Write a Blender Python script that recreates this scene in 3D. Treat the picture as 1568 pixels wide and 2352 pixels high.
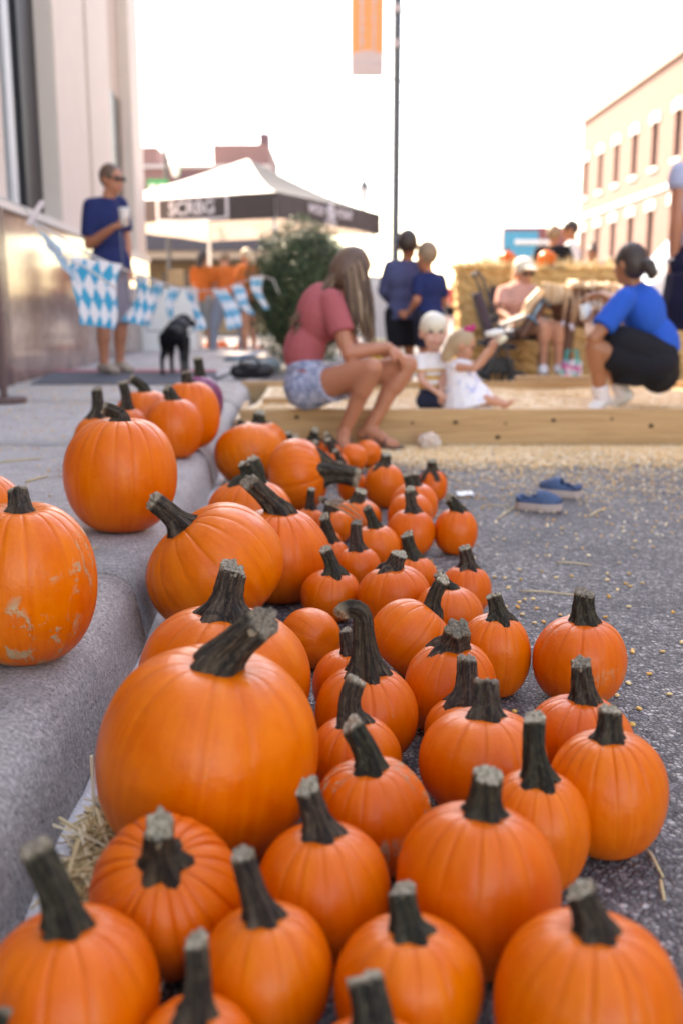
import bpy, bmesh, math, random
import numpy as np
from mathutils import Vector, Matrix
for o in list(bpy.data.objects): bpy.data.objects.remove(o)
scn = bpy.context.scene
COL = scn.collection
V = Vector
R = math.radians
rnd = random.Random(7)

# ------------------------------------------------------------------ camera
CAMH, PITCH, FPX = 0.67, math.atan(0.2), 2287.0
cam = bpy.data.cameras.new('camera')
camo = bpy.data.objects.new('camera', cam); COL.objects.link(camo)
camo.location = (0, 0, CAMH); camo.rotation_euler = (math.pi/2-PITCH, 0, 0)
cam.sensor_fit = 'VERTICAL'; cam.sensor_height = 36; cam.sensor_width = 24; cam.lens = 35
cam.clip_start = .02; cam.clip_end = 600
cam.dof.use_dof = True; cam.dof.focus_distance = 1.72; cam.dof.aperture_fstop = 2.8
scn.camera = camo
# ------------------------------------------------------------------ sky, sun, exposure
SUN = V((-.55*math.cos(R(42)), .835*math.cos(R(42)), math.sin(R(42))))
world = bpy.data.worlds.new('World'); scn.world = world; world.use_nodes = True
wn = world.node_tree.nodes; wl = world.node_tree.links
sky = wn.new('ShaderNodeTexSky'); sky.sky_type = 'NISHITA'; sky.sun_disc = False
sky.sun_elevation = R(42); sky.sun_rotation = math.atan2(SUN.x, SUN.y)
sky.air_density = 1.0; sky.dust_density = 1.0; sky.ozone_density = .6
wn['Background'].inputs['Strength'].default_value = .15
wl.new(sky.outputs[0], wn['Background'].inputs['Color'])
sl = bpy.data.lights.new('sun', 'SUN'); sl.energy = 3.0; sl.angle = R(.5); sl.color = (1, .95, .89)
so = bpy.data.objects.new('sun', sl); COL.objects.link(so)
so.rotation_euler = SUN.to_track_quat('Z', 'Y').to_euler(); so.location = (-8, 10, 20)
scn.view_settings.view_transform = 'Standard'; scn.view_settings.look = 'None'
scn.view_settings.gamma = 1; scn.view_settings.exposure = 2.72
scn.view_settings.use_white_balance = True; scn.view_settings.white_balance_temperature = 8800; scn.view_settings.white_balance_tint = 14
scn.render.engine = 'CYCLES'

# ------------------------------------------------------------------ helpers: where things stand
ct, st = math.cos(PITCH), math.sin(PITCH)
def ray(x, y):
    u = (x-784)/FPX; v = -(y-1176)/FPX
    return V((u, ct+v*st, -st+v*ct))
def at(x, y, d): return V((0, 0, CAMH))+ray(x, y)*d
def atY(x, y, Y):
    r = ray(x, y); return V((0, 0, CAMH))+r*(Y/r.y)
def gnd(x, y, z=0.):
    r = ray(x, y); return V((0, 0, CAMH))+r*((z-CAMH)/r.z)
KS = -.05                       # the kerb runs slightly left of the view
SW = .15
def kerbx(Y): return -.30+KS*Y
def wallx(Y): return -2.04-.055*Y

# ------------------------------------------------------------------ helpers: objects
def wloc(o):
    p = V((0, 0, 0))
    while o is not None: p += o.location; o = o.parent
    return p
def tag(o, label=None, cat=None, group=None, kind=None):
    if label: o['label'] = label
    if cat: o['category'] = cat
    if group: o['group'] = group
    if kind: o['kind'] = kind
    return o
def empty(name, loc, label=None, cat=None, group=None, kind=None):
    o = bpy.data.objects.new(name, None); COL.objects.link(o); o.location = loc
    o.empty_display_size = .1
    return tag(o, label, cat, group, kind)
def link(name, me, mat, parent=None, origin=None):
    """me holds world coordinates"""
    o = bpy.data.objects.new(name, me); COL.objects.link(o)
    if parent is not None:
        off = wloc(parent); o.parent = parent
    else:
        off = V(origin) if origin is not None else V((0, 0, 0)); o.location = off
    if off.length > 0: me.transform(Matrix.Translation(-off))
    if mat is not None:
        me.materials.clear()
        for m in (mat if isinstance(mat, (list, tuple)) else [mat]): me.materials.append(m)
    return o
def mesh(verts, faces, smooth=False, name='m'):
    me = bpy.data.meshes.new(name); me.from_pydata([tuple(v) for v in verts], [], faces)
    if smooth: me.polygons.foreach_set('use_smooth', [True]*len(me.polygons))
    me.update(); return me
class MB:
    def __init__(s): s.v = []; s.f = []; s.mi = []; s.cm = 0
    def add(s, vs, fs):
        n = len(s.v); s.v += [V(v) for v in vs]; s.f += [tuple(i+n for i in f) for f in fs]; s.mi += [s.cm]*len(fs); return s
    def box(s, c, size, m=None, bev=0.):
        x, y, z = [q/2 for q in size]
        if bev:
            bm = bmesh.new(); bmesh.ops.create_cube(bm, size=1)
            bmesh.ops.scale(bm, vec=size, verts=bm.verts)
            bmesh.ops.bevel(bm, geom=list(bm.edges), offset=bev, segments=2, affect='EDGES', profile=.5)
            bm.verts.index_update()
            vs = [v.co.copy() for v in bm.verts]; fs = [tuple(v.index for v in f.verts) for f in bm.faces]; bm.free()
        else:
            vs = [V((a, b, d)) for a in (-x, x) for b in (-y, y) for d in (-z, z)]
            fs = [(0, 1, 3, 2), (4, 6, 7, 5), (0, 4, 5, 1), (2, 3, 7, 6), (0, 2, 6, 4), (1, 5, 7, 3)]
        if m is not None: vs = [m @ v for v in vs]
        c = V(c); return s.add([v+c for v in vs], fs)
    def tube(s, pts, rad, n=8, cap=True, ridge=0., flat=1.):
        pts = [V(p) for p in pts]
        if not hasattr(rad, '__len__'): rad = [rad]*len(pts)
        b = len(s.v); ref = None
        for i, p in enumerate(pts):
            t = (pts[min(i+1, len(pts)-1)]-pts[max(i-1, 0)])
            t = t.normalized() if t.length > 1e-9 else V((0, 0, 1))
            if ref is None: ref = V((1, 0, 0)) if abs(t.x) < .9 else V((0, 1, 0))
            a = (ref-t*ref.dot(t)).normalized(); c = t.cross(a); ref = a
            for k in range(n):
                an = 2*math.pi*k/n; rr = rad[i]*(1+ridge*math.cos(5*an))
                s.v.append(p+a*math.cos(an)*rr+c*math.sin(an)*rr*flat)
        for i in range(len(pts)-1):
            for k in range(n):
                s.f.append((b+i*n+k, b+i*n+(k+1) % n, b+(i+1)*n+(k+1) % n, b+(i+1)*n+k)); s.mi.append(s.cm)
        if cap:
            s.f.append(tuple(b+k for k in reversed(range(n)))); s.f.append(tuple(b+(len(pts)-1)*n+k for k in range(n))); s.mi += [s.cm]*2
        return s
    def ell(s, c, ax, n=14, m=9):
        c = V(c); a, b_, d = [V(q) for q in ax]; b = len(s.v)
        s.v.append(c+d)
        for i in range(1, m):
            ph = math.pi*i/m
            for k in range(n):
                th = 2*math.pi*k/n
                s.v.append(c+a*math.sin(ph)*math.cos(th)+b_*math.sin(ph)*math.sin(th)+d*math.cos(ph))
        s.v.append(c-d); e = len(s.v)-1
        for k in range(n):
            s.f.append((b, b+1+k, b+1+(k+1) % n)); s.f.append((e, b+1+(m-2)*n+(k+1) % n, b+1+(m-2)*n+k)); s.mi += [s.cm]*2
        for i in range(m-2):
            for k in range(n):
                s.f.append((b+1+i*n+k, b+1+(i+1)*n+k, b+1+(i+1)*n+(k+1) % n, b+1+i*n+(k+1) % n)); s.mi.append(s.cm)
        return s
    def build(s, name, mat, parent=None, origin=None, smooth=False):
        me = mesh(s.v, s.f, smooth, name)
        o = link(name, me, mat, parent, origin)
        if max(s.mi or [0]) > 0: me.polygons.foreach_set('material_index', s.mi)
        return o
def rotm(rx=0, ry=0, rz=0):
    return (Matrix.Rotation(rz, 3, 'Z') @ Matrix.Rotation(ry, 3, 'Y') @ Matrix.Rotation(rx, 3, 'X'))

# ------------------------------------------------------------------ helpers: materials
class NT:
    def __init__(s, name):
        s.m = bpy.data.materials.new(name); s.m.use_nodes = True; s.t = s.m.node_tree
        s.b = s.t.nodes['Principled BSDF']; s.tc = None
    def n(s, typ, **kw):
        o = s.t.nodes.new('ShaderNode'+typ)
        for k, v in kw.items(): setattr(o, k, v)
        return o
    def l(s, a, b): s.t.links.new(a, b)
    def co(s, kind='Object'):
        if s.tc is None: s.tc = s.n('TexCoord')
        return s.tc.outputs[kind]
    def set(s, sock, v):
        if hasattr(v, 'is_linked') or hasattr(v, 'node'): s.l(v, sock)
        else: sock.default_value = v
    def mapping(s, vec, scale=(1, 1, 1), loc=(0, 0, 0)):
        o = s.n('Mapping'); s.l(vec, o.inputs[0]); o.inputs['Scale'].default_value = scale; o.inputs['Location'].default_value = loc
        return o.outputs[0]
    def noise(s, vec, scale, detail=3, rough=.5, dist=0):
        o = s.n('TexNoise'); s.l(vec, o.inputs['Vector']); o.inputs['Scale'].default_value = scale
        o.inputs['Detail'].default_value = detail; o.inputs['Roughness'].default_value = rough; o.inputs['Distortion'].default_value = dist
        return o.outputs['Fac']
    def ramp(s, fac, stops, interp='LINEAR'):
        o = s.n('ValToRGB'); s.l(fac, o.inputs[0]); o.color_ramp.interpolation = interp
        e = o.color_ramp.elements
        while len(e) < len(stops): e.new(.5)
        for i, (p, c) in enumerate(stops):
            e[i].position = p; e[i].color = (c, c, c, 1) if not hasattr(c, '__len__') else (*c, 1)
        return o.outputs[0]
    def mix(s, f, a, b, mode='MIX'):
        o = s.n('Mix', data_type='RGBA', blend_type=mode)
        for sock, v in ((o.inputs[0], f), (o.inputs[6], a), (o.inputs[7], b)):
            if isinstance(v, tuple): v = (*v, 1) if len(v) == 3 else v
            s.set(sock, v)
        return o.outputs[2]
    def math(s, op, a, b=0., clamp=False):
        o = s.n('Math', operation=op, use_clamp=clamp); s.set(o.inputs[0], a); s.set(o.inputs[1], b); return o.outputs[0]
    def attr(s, name, typ='GEOMETRY'):
        o = s.n('Attribute', attribute_name=name, attribute_type=typ); return o.outputs['Fac']
    def bump(s, h, strength=.3, dist=.01):
        o = s.n('Bump'); s.l(h, o.inputs['Height']); o.inputs['Strength'].default_value = strength; o.inputs['Distance'].default_value = dist
        s.l(o.outputs[0], s.b.inputs['Normal']); return o
    def col(s, v): s.set(s.b.inputs['Base Color'], (*v, 1) if isinstance(v, tuple) else v)
    def rough(s, v): s.set(s.b.inputs['Roughness'], v)
_mc = {}
def M(name, col, rough=.6, var=.12, scale=8., bump=0., bscale=120., metal=0., spec=.5, sub=0., trans=0.):
    if name in _mc: return _mc[name]
    t = NT(name); c = V(col)
    f = t.noise(t.co(), scale, 4, .6)
    t.col(t.mix(f, tuple(c*(1-var)), tuple(V([min(1, q) for q in c*(1+var)]))))
    t.rough(rough); t.b.inputs['Metallic'].default_value = metal
    t.b.inputs['Specular IOR Level'].default_value = spec
    if sub: t.b.inputs['Subsurface Weight'].default_value = sub; t.b.inputs['Subsurface Radius'].default_value = (.02, .008, .004); t.b.inputs['Subsurface Scale'].default_value = 1
    if bump: t.bump(t.noise(t.co(), bscale, 3), bump, .01)
    if trans:
        o = t.n('BsdfTranslucent'); o.inputs[0].default_value = (*c, 1); mx = t.n('MixShader'); mx.inputs[0].default_value = trans
        t.l(t.b.outputs[0], mx.inputs[1]); t.l(o.outputs[0], mx.inputs[2]); t.l(mx.outputs[0], t.t.nodes['Material Output'].inputs[0])
    _mc[name] = t.m; return t.m
def skin(name, col): return M(name, col, .48, .08, 14, .05, 300, sub=.12)
def cloth(name, col, rough=.9, var=.12): return M(name, col, rough, var, 6, .25, 500, spec=.2)

# ------------------------------------------------------------------ special materials
def mat_asphalt():
    t = NT('asphalt'); P = t.co()
    w = t.n('TexVoronoi'); t.l(P, w.inputs['Vector']); w.inputs['Scale'].default_value = 120; w.inputs['Randomness'].default_value = 1
    e = t.n('TexVoronoi', feature='DISTANCE_TO_EDGE'); t.l(P, e.inputs['Vector']); e.inputs['Scale'].default_value = 120
    sep = t.n('SeparateColor'); t.l(w.outputs['Color'], sep.inputs[0])
    stone = t.ramp(sep.outputs[0], [(0, (.11, .097, .10)), (.40, (.24, .217, .217)), (.75, (.40, .365, .355)), (1, (.70, .64, .61))])
    edge = t.ramp(e.outputs['Distance'], [(0, 0.), (.13, 1.)])
    big = t.noise(P, 2.2, 5, .65); fine = t.noise(P, 420, 2)
    c = t.mix(edge, (.055, .05, .056), stone)
    c = t.mix(t.ramp(big, [(.34, .62), (.62, 0.)]), c, (.075, .07, .08))
    c = t.mix(t.math('MULTIPLY', t.ramp(t.noise(P, 9, 4, .7), [(.62, 0.), (.75, .45)]), 1.), c, (.27, .25, .25))
    t.col(c); t.rough(t.ramp(fine, [(.3, .55), (.7, .85)]))
    h = t.math('ADD', t.math('MULTIPLY', t.ramp(e.outputs['Distance'], [(0, 0.), (.3, 1.)], 'EASE'), t.math('ADD', .45, sep.outputs[1])), t.math('MULTIPLY', fine, .35))
    t.bump(h, 1., .006); t.b.inputs['Specular IOR Level'].default_value = .45
    return t.m
def mat_concrete():
    t = NT('concrete'); P = t.co()
    s1 = t.noise(P, 135, 6, .82); s2 = t.noise(P, 9, 5, .7); s3 = t.noise(P, 1.7, 4, .6)
    c = t.ramp(s1, [(.34, (.13, .112, .108)), (.43, (.39, .35, .335)), (.52, (.55, .50, .48)), (.63, (.84, .78, .75))])
    c = t.mix(t.ramp(s2, [(.34, .5), (.52, 0.)]), c, (.28, .245, .24))
    c = t.mix(t.ramp(s3, [(.45, 0.), (.7, .35)]), c, (.52, .46, .43))
    v = t.n('TexVoronoi'); t.l(P, v.inputs['Vector']); v.inputs['Scale'].default_value = 150
    pit = t.ramp(v.outputs['Distance'], [(.12, 1.), (.3, 0.)])
    sp = t.n('SeparateColor'); t.l(v.outputs['Color'], sp.inputs[0])
    pit = t.math('MULTIPLY', pit, t.ramp(sp.outputs[0], [(.66, 0.), (.70, 1.)]))
    c = t.mix(t.math('MULTIPLY', pit, .55), c, (.10, .085, .085))
    t.col(c); t.rough(.9)
    t.bump(t.math('SUBTRACT', t.math('ADD', t.math('MULTIPLY', s1, 1.6), t.math('MULTIPLY', s2, 1.6)), pit), 1., .006)
    return t.m
def mat_pumpkin():
    t = NT('pumpkin_skin'); P = t.co(); uv = t.n('UVMap', uv_map='UVMap').outputs[0]
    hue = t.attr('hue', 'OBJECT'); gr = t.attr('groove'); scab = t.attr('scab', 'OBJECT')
    base = t.mix(hue, (.76, .155, .0012), (.61, .072, .003))
    nz = t.noise(P, 9, 5, .68)
    base = t.mix(t.math('MULTIPLY', t.ramp(nz, [(.38, 0.), (.62, 1.)]), .75), base, t.mix(hue, (.60, .088, .001), (.70, .100, .005)))
    stk = t.noise(t.mapping(uv, (46, 2.2, 1)), 1., 4, .6)
    base = t.mix(t.math('MULTIPLY', t.ramp(stk, [(.42, 0.), (.66, 1.)]), .55), base, t.mix(hue, (.82, .20, .006), (.70, .125, .010)))
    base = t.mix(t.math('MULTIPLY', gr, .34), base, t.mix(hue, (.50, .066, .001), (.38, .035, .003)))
    sc = t.noise(t.mapping(uv, (30, 9, 1)), 1., 5, .75); reg = t.noise(P, 7, 2, .5)
    k = t.math('MULTIPLY', t.ramp(sc, [(.53, 0.), (.57, 1.)]), t.ramp(reg, [(.50, 0.), (.55, 1.)]))
    k = t.math('MULTIPLY', k, scab)
    base = t.mix(k, base, t.mix(t.noise(P, 90, 3), (.30, .17, .085), (.58, .40, .23)))
    vo = t.n('TexVoronoi'); t.l(P, vo.inputs['Vector']); vo.inputs['Scale'].default_value = 55
    sp = t.n('SeparateColor'); t.l(vo.outputs['Color'], sp.inputs[0])
    dot = t.math('MULTIPLY', t.ramp(vo.outputs['Distance'], [(.05, 1.), (.10, 0.)]), t.ramp(sp.outputs[0], [(.86, 0.), (.88, 1.)]))
    base = t.mix(t.math('MULTIPLY', dot, .55), base, (.50, .26, .12))
    dust = t.ramp(t.noise(P, 16, 5, .75), [(.58, 0.), (.80, .07)])
    base = t.mix(dust, base, (.80, .52, .38))
    t.col(base)
    rg = t.math('ADD', t.ramp(t.noise(P, 20, 4, .6), [(.3, .27), (.7, .42)]), t.math('MULTIPLY', k, .3)); t.rough(rg)
    t.b.inputs['Specular IOR Level'].default_value = .30
    h = t.math('ADD', t.math('MULTIPLY', t.noise(P, 240, 3, .6), .22), t.math('ADD', t.math('MULTIPLY', t.noise(P, 34, 3, .55), .9), t.math('MULTIPLY', k, .35)))
    h = t.math('ADD', h, t.math('MULTIPLY', stk, .4))
    t.bump(h, .55, .0036)
    return t.m
def mat_stem():
    t = NT('pumpkin_stem'); P = t.co(); uv = t.n('UVMap', uv_map='UVMap').outputs[0]
    tone = t.attr('tone', 'OBJECT')
    stk = t.noise(t.mapping(uv, (26, 1.8, 1)), 1., 5, .75); st2 = t.noise(t.mapping(uv, (60, 4, 1)), 1., 4, .7)
    dark = t.mix(tone, (.007, .008, .005), (.018, .010, .008)); lite = t.mix(tone, (.060, .056, .030), (.125, .082, .056))
    c = t.mix(t.ramp(stk, [(.42, 0.), (.62, 1.)]), dark, lite)
    c = t.mix(t.ramp(st2, [(.58, 0.), (.72, .70)]), c, (.30, .235, .165))
    blot = t.ramp(t.noise(P, 70, 4, .75), [(.50, 0.), (.62, .85)])
    c = t.mix(blot, c, (.012, .010, .009))
    sepu = t.n('SeparateXYZ'); t.l(uv, sepu.inputs[0])
    c = t.mix(t.ramp(sepu.outputs[1], [(.88, 0.), (.98, .8)]), c, (.36, .29, .20))
    t.col(c); t.rough(.8); t.b.inputs['Specular IOR Level'].default_value = .25
    t.bump(t.math('ADD', stk, t.math('MULTIPLY', st2, .7)), .9, .004)
    return t.m
def mat_wood():
    t = NT('pine_board'); P = t.co()
    q = t.mapping(P, (1.2, 14, 26))
    g = t.noise(q, 1.6, 5, .65, 1.2); f = t.noise(t.mapping(P, (4, 90, 160)), 1., 3)
    c = t.ramp(g, [(.3, (.38, .21, .09)), (.5, (.53, .31, .145)), (.7, (.64, .41, .21))])
    c = t.mix(t.math('MULTIPLY', f, .35), c, (.33, .21, .10))
    t.col(c); t.rough(.7); t.bump(t.math('ADD', g, f), .25, .003); return t.m
def mat_stone(name, c0, c1, rough=.85):
    t = NT(name); P = t.co()
    a = t.noise(P, 5, 5, .7); b = t.noise(P, 160, 3)
    q = t.noise(t.mapping(P, (1, 1, .12)), 3, 4, .6)
    t.col(t.mix(t.math('MULTIPLY', q, .45), t.mix(a, c0, c1), t.mix(b, c0, tuple(V(c1)*1.05)))); t.rough(rough)
    t.bump(b, .3, .004); return t.m
def mat_granite():
    t = NT('polished_granite'); P = t.co()
    a = t.noise(P, 4, 5, .7, .6); b = t.noise(P, 70, 4, .7)
    c = t.ramp(t.math('ADD', t.math('MULTIPLY', a, .6), t.math('MULTIPLY', b, .4)), [(.35, (.13, .078, .068)), (.5, (.26, .165, .14)), (.65, (.38, .27, .235))])
    t.col(c); t.rough(.10); t.b.inputs['Specular IOR Level'].default_value = .22
    return t.m
def mat_straw(name, a, b):
    t = NT(name); P = t.co()
    f = t.noise(t.mapping(P, (60, 60, 12)), 1., 4, .7)
    t.col(t.mix(f, a, b)); t.rough(.75); t.bump(f, .8, .01); return t.m
def mat_leaf():
    t = NT('bush_leaf'); g = t.n('NewGeometry')
    c = t.ramp(g.outputs['Random Per Island'], [(0, (.020, .045, .016)), (.5, (.040, .075, .026)), (.85, (.065, .105, .035)), (1, (.12, .15, .05))])
    t.col(c); t.rough(.42); return t.m
def mat_island(name, stops, rough=.5):
    t = NT(name); g = t.n('NewGeometry'); t.col(t.ramp(g.outputs['Random Per Island'], stops)); t.rough(rough); return t.m
def mat_brick():
    t = NT('salmon_brick'); P = t.co()
    m = t.mapping(P, (1, 1, 1)); sw = t.n('SeparateXYZ'); t.l(m, sw.inputs[0]); cb = t.n('CombineXYZ')
    t.l(sw.outputs[1], cb.inputs[0]); t.l(sw.outputs[2], cb.inputs[1])
    br = t.n('TexBrick'); t.l(cb.outputs[0], br.inputs['Vector']); br.inputs['Scale'].default_value = 1
    br.inputs['Brick Width'].default_value = .24; br.inputs['Row Height'].default_value = .08; br.inputs['Mortar Size'].default_value = .01
    br.inputs['Color1'].default_value = (.185, .095, .076, 1); br.inputs['Color2'].default_value = (.23, .125, .103, 1); br.inputs['Mortar'].default_value = (.26, .19, .16, 1)
    t.col(t.mix(t.math('MULTIPLY', t.noise(P, .6, 4), .4), br.outputs[0], (.22, .122, .10))); t.rough(.9); return t.m
def mat_glass_dark(name='dark_window_glass', c=(.018, .02, .026), rough=.06):
    t = NT(name); t.col(c); t.rough(rough); t.b.inputs['Specular IOR Level'].default_value = .8; return t.m
def mat_lozenge():
    t = NT('lozenge_cloth'); uv = t.n('UVMap', uv_map='UVMap').outputs[0]
    s = t.n('SeparateXYZ'); t.l(uv, s.inputs[0])
    a = t.math('ADD', t.math('MULTIPLY', s.outputs[0], 1.9), t.math('MULTIPLY', s.outputs[1], 1.25))
    b = t.math('SUBTRACT', t.math('MULTIPLY', s.outputs[0], 1.9), t.math('MULTIPLY', s.outputs[1], 1.25))
    q = t.math('ABSOLUTE', t.math('SUBTRACT', t.math('LESS_THAN', t.math('FRACT', a), .5), t.math('LESS_THAN', t.math('FRACT', b), .5)))
    c = t.mix(q, (.76, .75, .79), (.0, .33, .55))
    t.col(c); t.rough(.6); o = t.n('BsdfTranslucent'); t.l(c, o.inputs[0]); mx = t.n('MixShader'); mx.inputs[0].default_value = .3
    t.l(t.b.outputs[0], mx.inputs[1]); t.l(o.outputs[0], mx.inputs[2]); t.l(mx.outputs[0], t.t.nodes['Material Output'].inputs[0]); return t.m
ASPH, CONC, PUMP, STEM, WOOD = mat_asphalt(), mat_concrete(), mat_pumpkin(), mat_stem(), mat_wood()
STONE = mat_stone('pale_limestone', (.60, .50, .435), (.72, .62, .55)); STONE2 = mat_stone('tan_limestone', (.46, .35, .28), (.56, .44, .365))
GRAN = mat_granite(); GLASS = mat_glass_dark(); LOZ = mat_lozenge(); BRICK = mat_brick()
HAYM = mat_straw('hay', (.46, .25, .08), (.80, .53, .23)); STRAWM = mat_island('straw_stalk', [(0, (.30, .20, .085)), (.4, (.50, .36, .17)), (.8, (.66, .52, .29)), (1, (.76, .66, .46))], .6)
CORN = mat_island('corn_kernel_skin', [(0, (.74, .38, .10)), (.4, (.84, .56, .26)), (.75, (.87, .68, .45)), (1, (.88, .78, .64))], .36)
WHITE = M('white_paint', (.78, .77, .75), .5, .04); BLACK = M('black_plastic', (.02, .02, .022), .45, .1); DKMETAL = M('dark_metal', (.075, .078, .082), .45, .1, metal=.3)
def mat_cut():
    t = NT('stem_cut_face'); tn_ = t.attr('tone', 'OBJECT'); f = t.noise(t.co(), 260, 4, .7)
    t.col(t.mix(t.ramp(f, [(.38, 0.), (.62, 1.)]), t.mix(tn_, (.20, .155, .10), (.07, .052, .04)), t.mix(tn_, (.62, .54, .40), (.27, .21, .155)))); t.rough(.9); t.bump(f, 1., .004); return t.m
CUT = mat_cut()

# ------------------------------------------------------------------ ground
road = link('road', mesh([(-80, -20, 0), (90, -20, 0), (90, 260, 0), (-80, 260, 0)], [(0, 1, 2, 3)]), ASPH)
tag(road, kind='structure')
swk = empty('sidewalk', (0, 0, 0), kind='structure')
def slab(Y0, Y1):
    prof = [(0, .0), (-.006, .03), (-.014, .07), (-.020, .100), (-.030, .122), (-.046, .138), (-.066, .147), (-.095, .150), (-.30, .150), (-.9, .150), (-1.5, .150), (-2.35, .150), (-2.35, .0)]
    n = max(2, int((Y1-Y0)/.25)); vs = []; fs = []; m = len(prof)
    for i in range(n+1):
        Y = Y0+(Y1-Y0)*i/n; e = .004 if i in (0, n) else 0
        for x, z in prof: vs.append((kerbx(Y)+x-e*(x > -.1), Y, z-(e if z > .1 else 0)))
    for i in range(n):
        for k in range(m-1): fs.append((i*m+k, i*m+k+1, (i+1)*m+k+1, (i+1)*m+k))
    fs.append(tuple(range(m-1, -1, -1))); fs.append(tuple(n*m+k for k in range(m)))
    o = link('slab', mesh(vs, fs), CONC, swk)
    for p in o.data.polygons: p.use_smooth = abs(p.normal.y) < .5
    return o
js = [-6, -4, -2, .02, 1.98, 3.96, 5.95, 7.95, 9.95, 11.95, 13.95, 15.95, 18]
for a, b in zip(js[:-1], js[1:]): slab(a+.004, b-.004)
# pale caulk line where the kerb meets the road
mb = MB(); pts = []
for i in range(60):
    Y = .3+i*.1; pts.append((kerbx(Y)+.010+.004*math.sin(i*1.3)+rnd.uniform(-.002, .002), Y, .0045+rnd.uniform(-.0012, .0012)))
mb.tube(pts, [.017+rnd.uniform(-.003, .004) for _ in pts], 8, flat=.55)
tag(mb.build('gutter_seam', M('pale_caulk', (.60, .57, .57), .9, .25, 60, .6, 200), smooth=True), kind='structure')

# ------------------------------------------------------------------ stone building on the left
bl = empty('stone_building', (wallx(8), 8, SW), 'tall pale stone building with polished granite base and dark window strips', 'building')
def wbox(name, Y0, Y1, z0, z1, out, depth, mat, parent=bl, bev=0., in0=0.):
    """box whose front face is `out` metres in front of the wall line"""
    x0, x1 = wallx(Y0)+out, wallx(Y1)+out
    vs = []
    for (x, Y) in ((x0, Y0), (x1, Y1)):
        for xx in (x, x-depth):
            for z in (z0, z1): vs.append((xx, Y, z))
    fs = [(0, 1, 3, 2), (4, 6, 7, 5), (0, 4, 5, 1), (2, 3, 7, 6), (0, 2, 6, 4), (1, 5, 7, 3)]
    me = mesh(vs, fs); bm = bmesh.new(); bm.from_mesh(me); bmesh.ops.recalc_face_normals(bm, faces=bm.faces)
    if bev: bmesh.ops.bevel(bm, geom=list(bm.edges), offset=bev, segments=2, affect='EDGES')
    bm.to_mesh(me); bm.free()
    return link(name, me, mat, parent)
TOPZ = 13.
wbox('core_wall', -7, 15.15, SW, TOPZ-.2, -.42, 9, STONE2)
wbox('granite_base', -7, 15.2, SW, 1.40, .02, .40, GRAN)
wbox('ledge', -7, 15.22, 1.402, 1.47, .05, .42, M('pale_ledge', (.66, .60, .56), .6))
for a, b in ((-3., 1.2), (2.0, 5.4), (5.7, 6.8)): wbox('pilaster', a, b, 1.472, TOPZ, 0., .38, STONE, bev=.01)
g = wbox('window', 6.8, 9.54, 1.474, TOPZ-.6, -.20, .06, GLASS)
wbox('window_frame', 8.93, 9.535, 1.476, TOPZ-.62, -.17, .04, M('black_frame', (.012, .011, .016), .5), g)
wbox('mullion', 8.42, 8.62, 1.476, TOPZ-.62, -.16, .05, M('grey_mullion', (.45, .46, .48), .5), g)
wbox('mullion', 7.6, 8.22, 1.476, TOPZ-.62, -.15, .06, STONE, g)
wbox('pilaster', 9.54, 11.0, 1.472, TOPZ, 0., .38, STONE, bev=.01)
wbox('groove', 11.0, 11.17, 1.472, TOPZ-.1, -.05, .33, M('pinkish_joint', (.42, .27, .21), .9))
wbox('pilaster', 11.17, 12.5, 1.472, TOPZ, 0., .38, STONE, bev=.01)
wbox('recessed_wall', 12.5, 14.2, 3.46, TOPZ-.1, -.15, .27, STONE2)
g = wbox('window', 12.5, 14.2, 1.474, 3.455, -.15, .05, mat_glass_dark('black_window', (.01, .009, .013), .2))
wbox('window_frame', 14.1, 14.195, 1.476, 3.45, -.13, .05, STONE2, g)
wbox('corner_pilaster', 14.2, 15.2, 1.472, TOPZ, 0., .38, STONE, bev=.01)
wbox('band', 12.5, 14.195, 6.1, 6.16, -.13, .03, STONE)
# granite pier at the frame's left edge
wbox('granite_pier', 6.0, 7.32, SW, 1.399, .06, .05, M('dark_granite', (.13, .075, .075), .25, .3, 40))

# ------------------------------------------------------------------ salmon brick building on the right
def rbx(Y): return 10.09+.026*(44-Y)
rb = empty('brick_building', (rbx(35), 35, 0), 'sunlit salmon brick building with pale window hoods across the street', 'building')
Ya, Yb, HT = -10., 44., 8.42
def rwall(name, Y0, Y1, z0, z1, out, depth, mat, parent=rb):
    vs = []
    for Y in (Y0, Y1):
        for o_ in (-out, -out+depth):
            for z in (z0, z1): vs.append((rbx(Y)+o_, Y, z))
    fs = [(0, 1, 3, 2), (4, 6, 7, 5), (0, 4, 5, 1), (2, 3, 7, 6), (0, 2, 6, 4), (1, 5, 7, 3)]
    me = mesh(vs, fs); bm = bmesh.new(); bm.from_mesh(me); bmesh.ops.recalc_face_normals(bm, faces=bm.faces); bm.to_mesh(me); bm.free()
    return link(name, me, mat, parent)
PALE = M('pale_hood_stone', (.74, .70, .66), .8)
wins = []
for k in range(24):
    Y = 43.2-k*2.14; wins.append((Y-.30, Y+.30))
zs = [(2.3, 4.0), (5.4, 6.78)]
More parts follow.
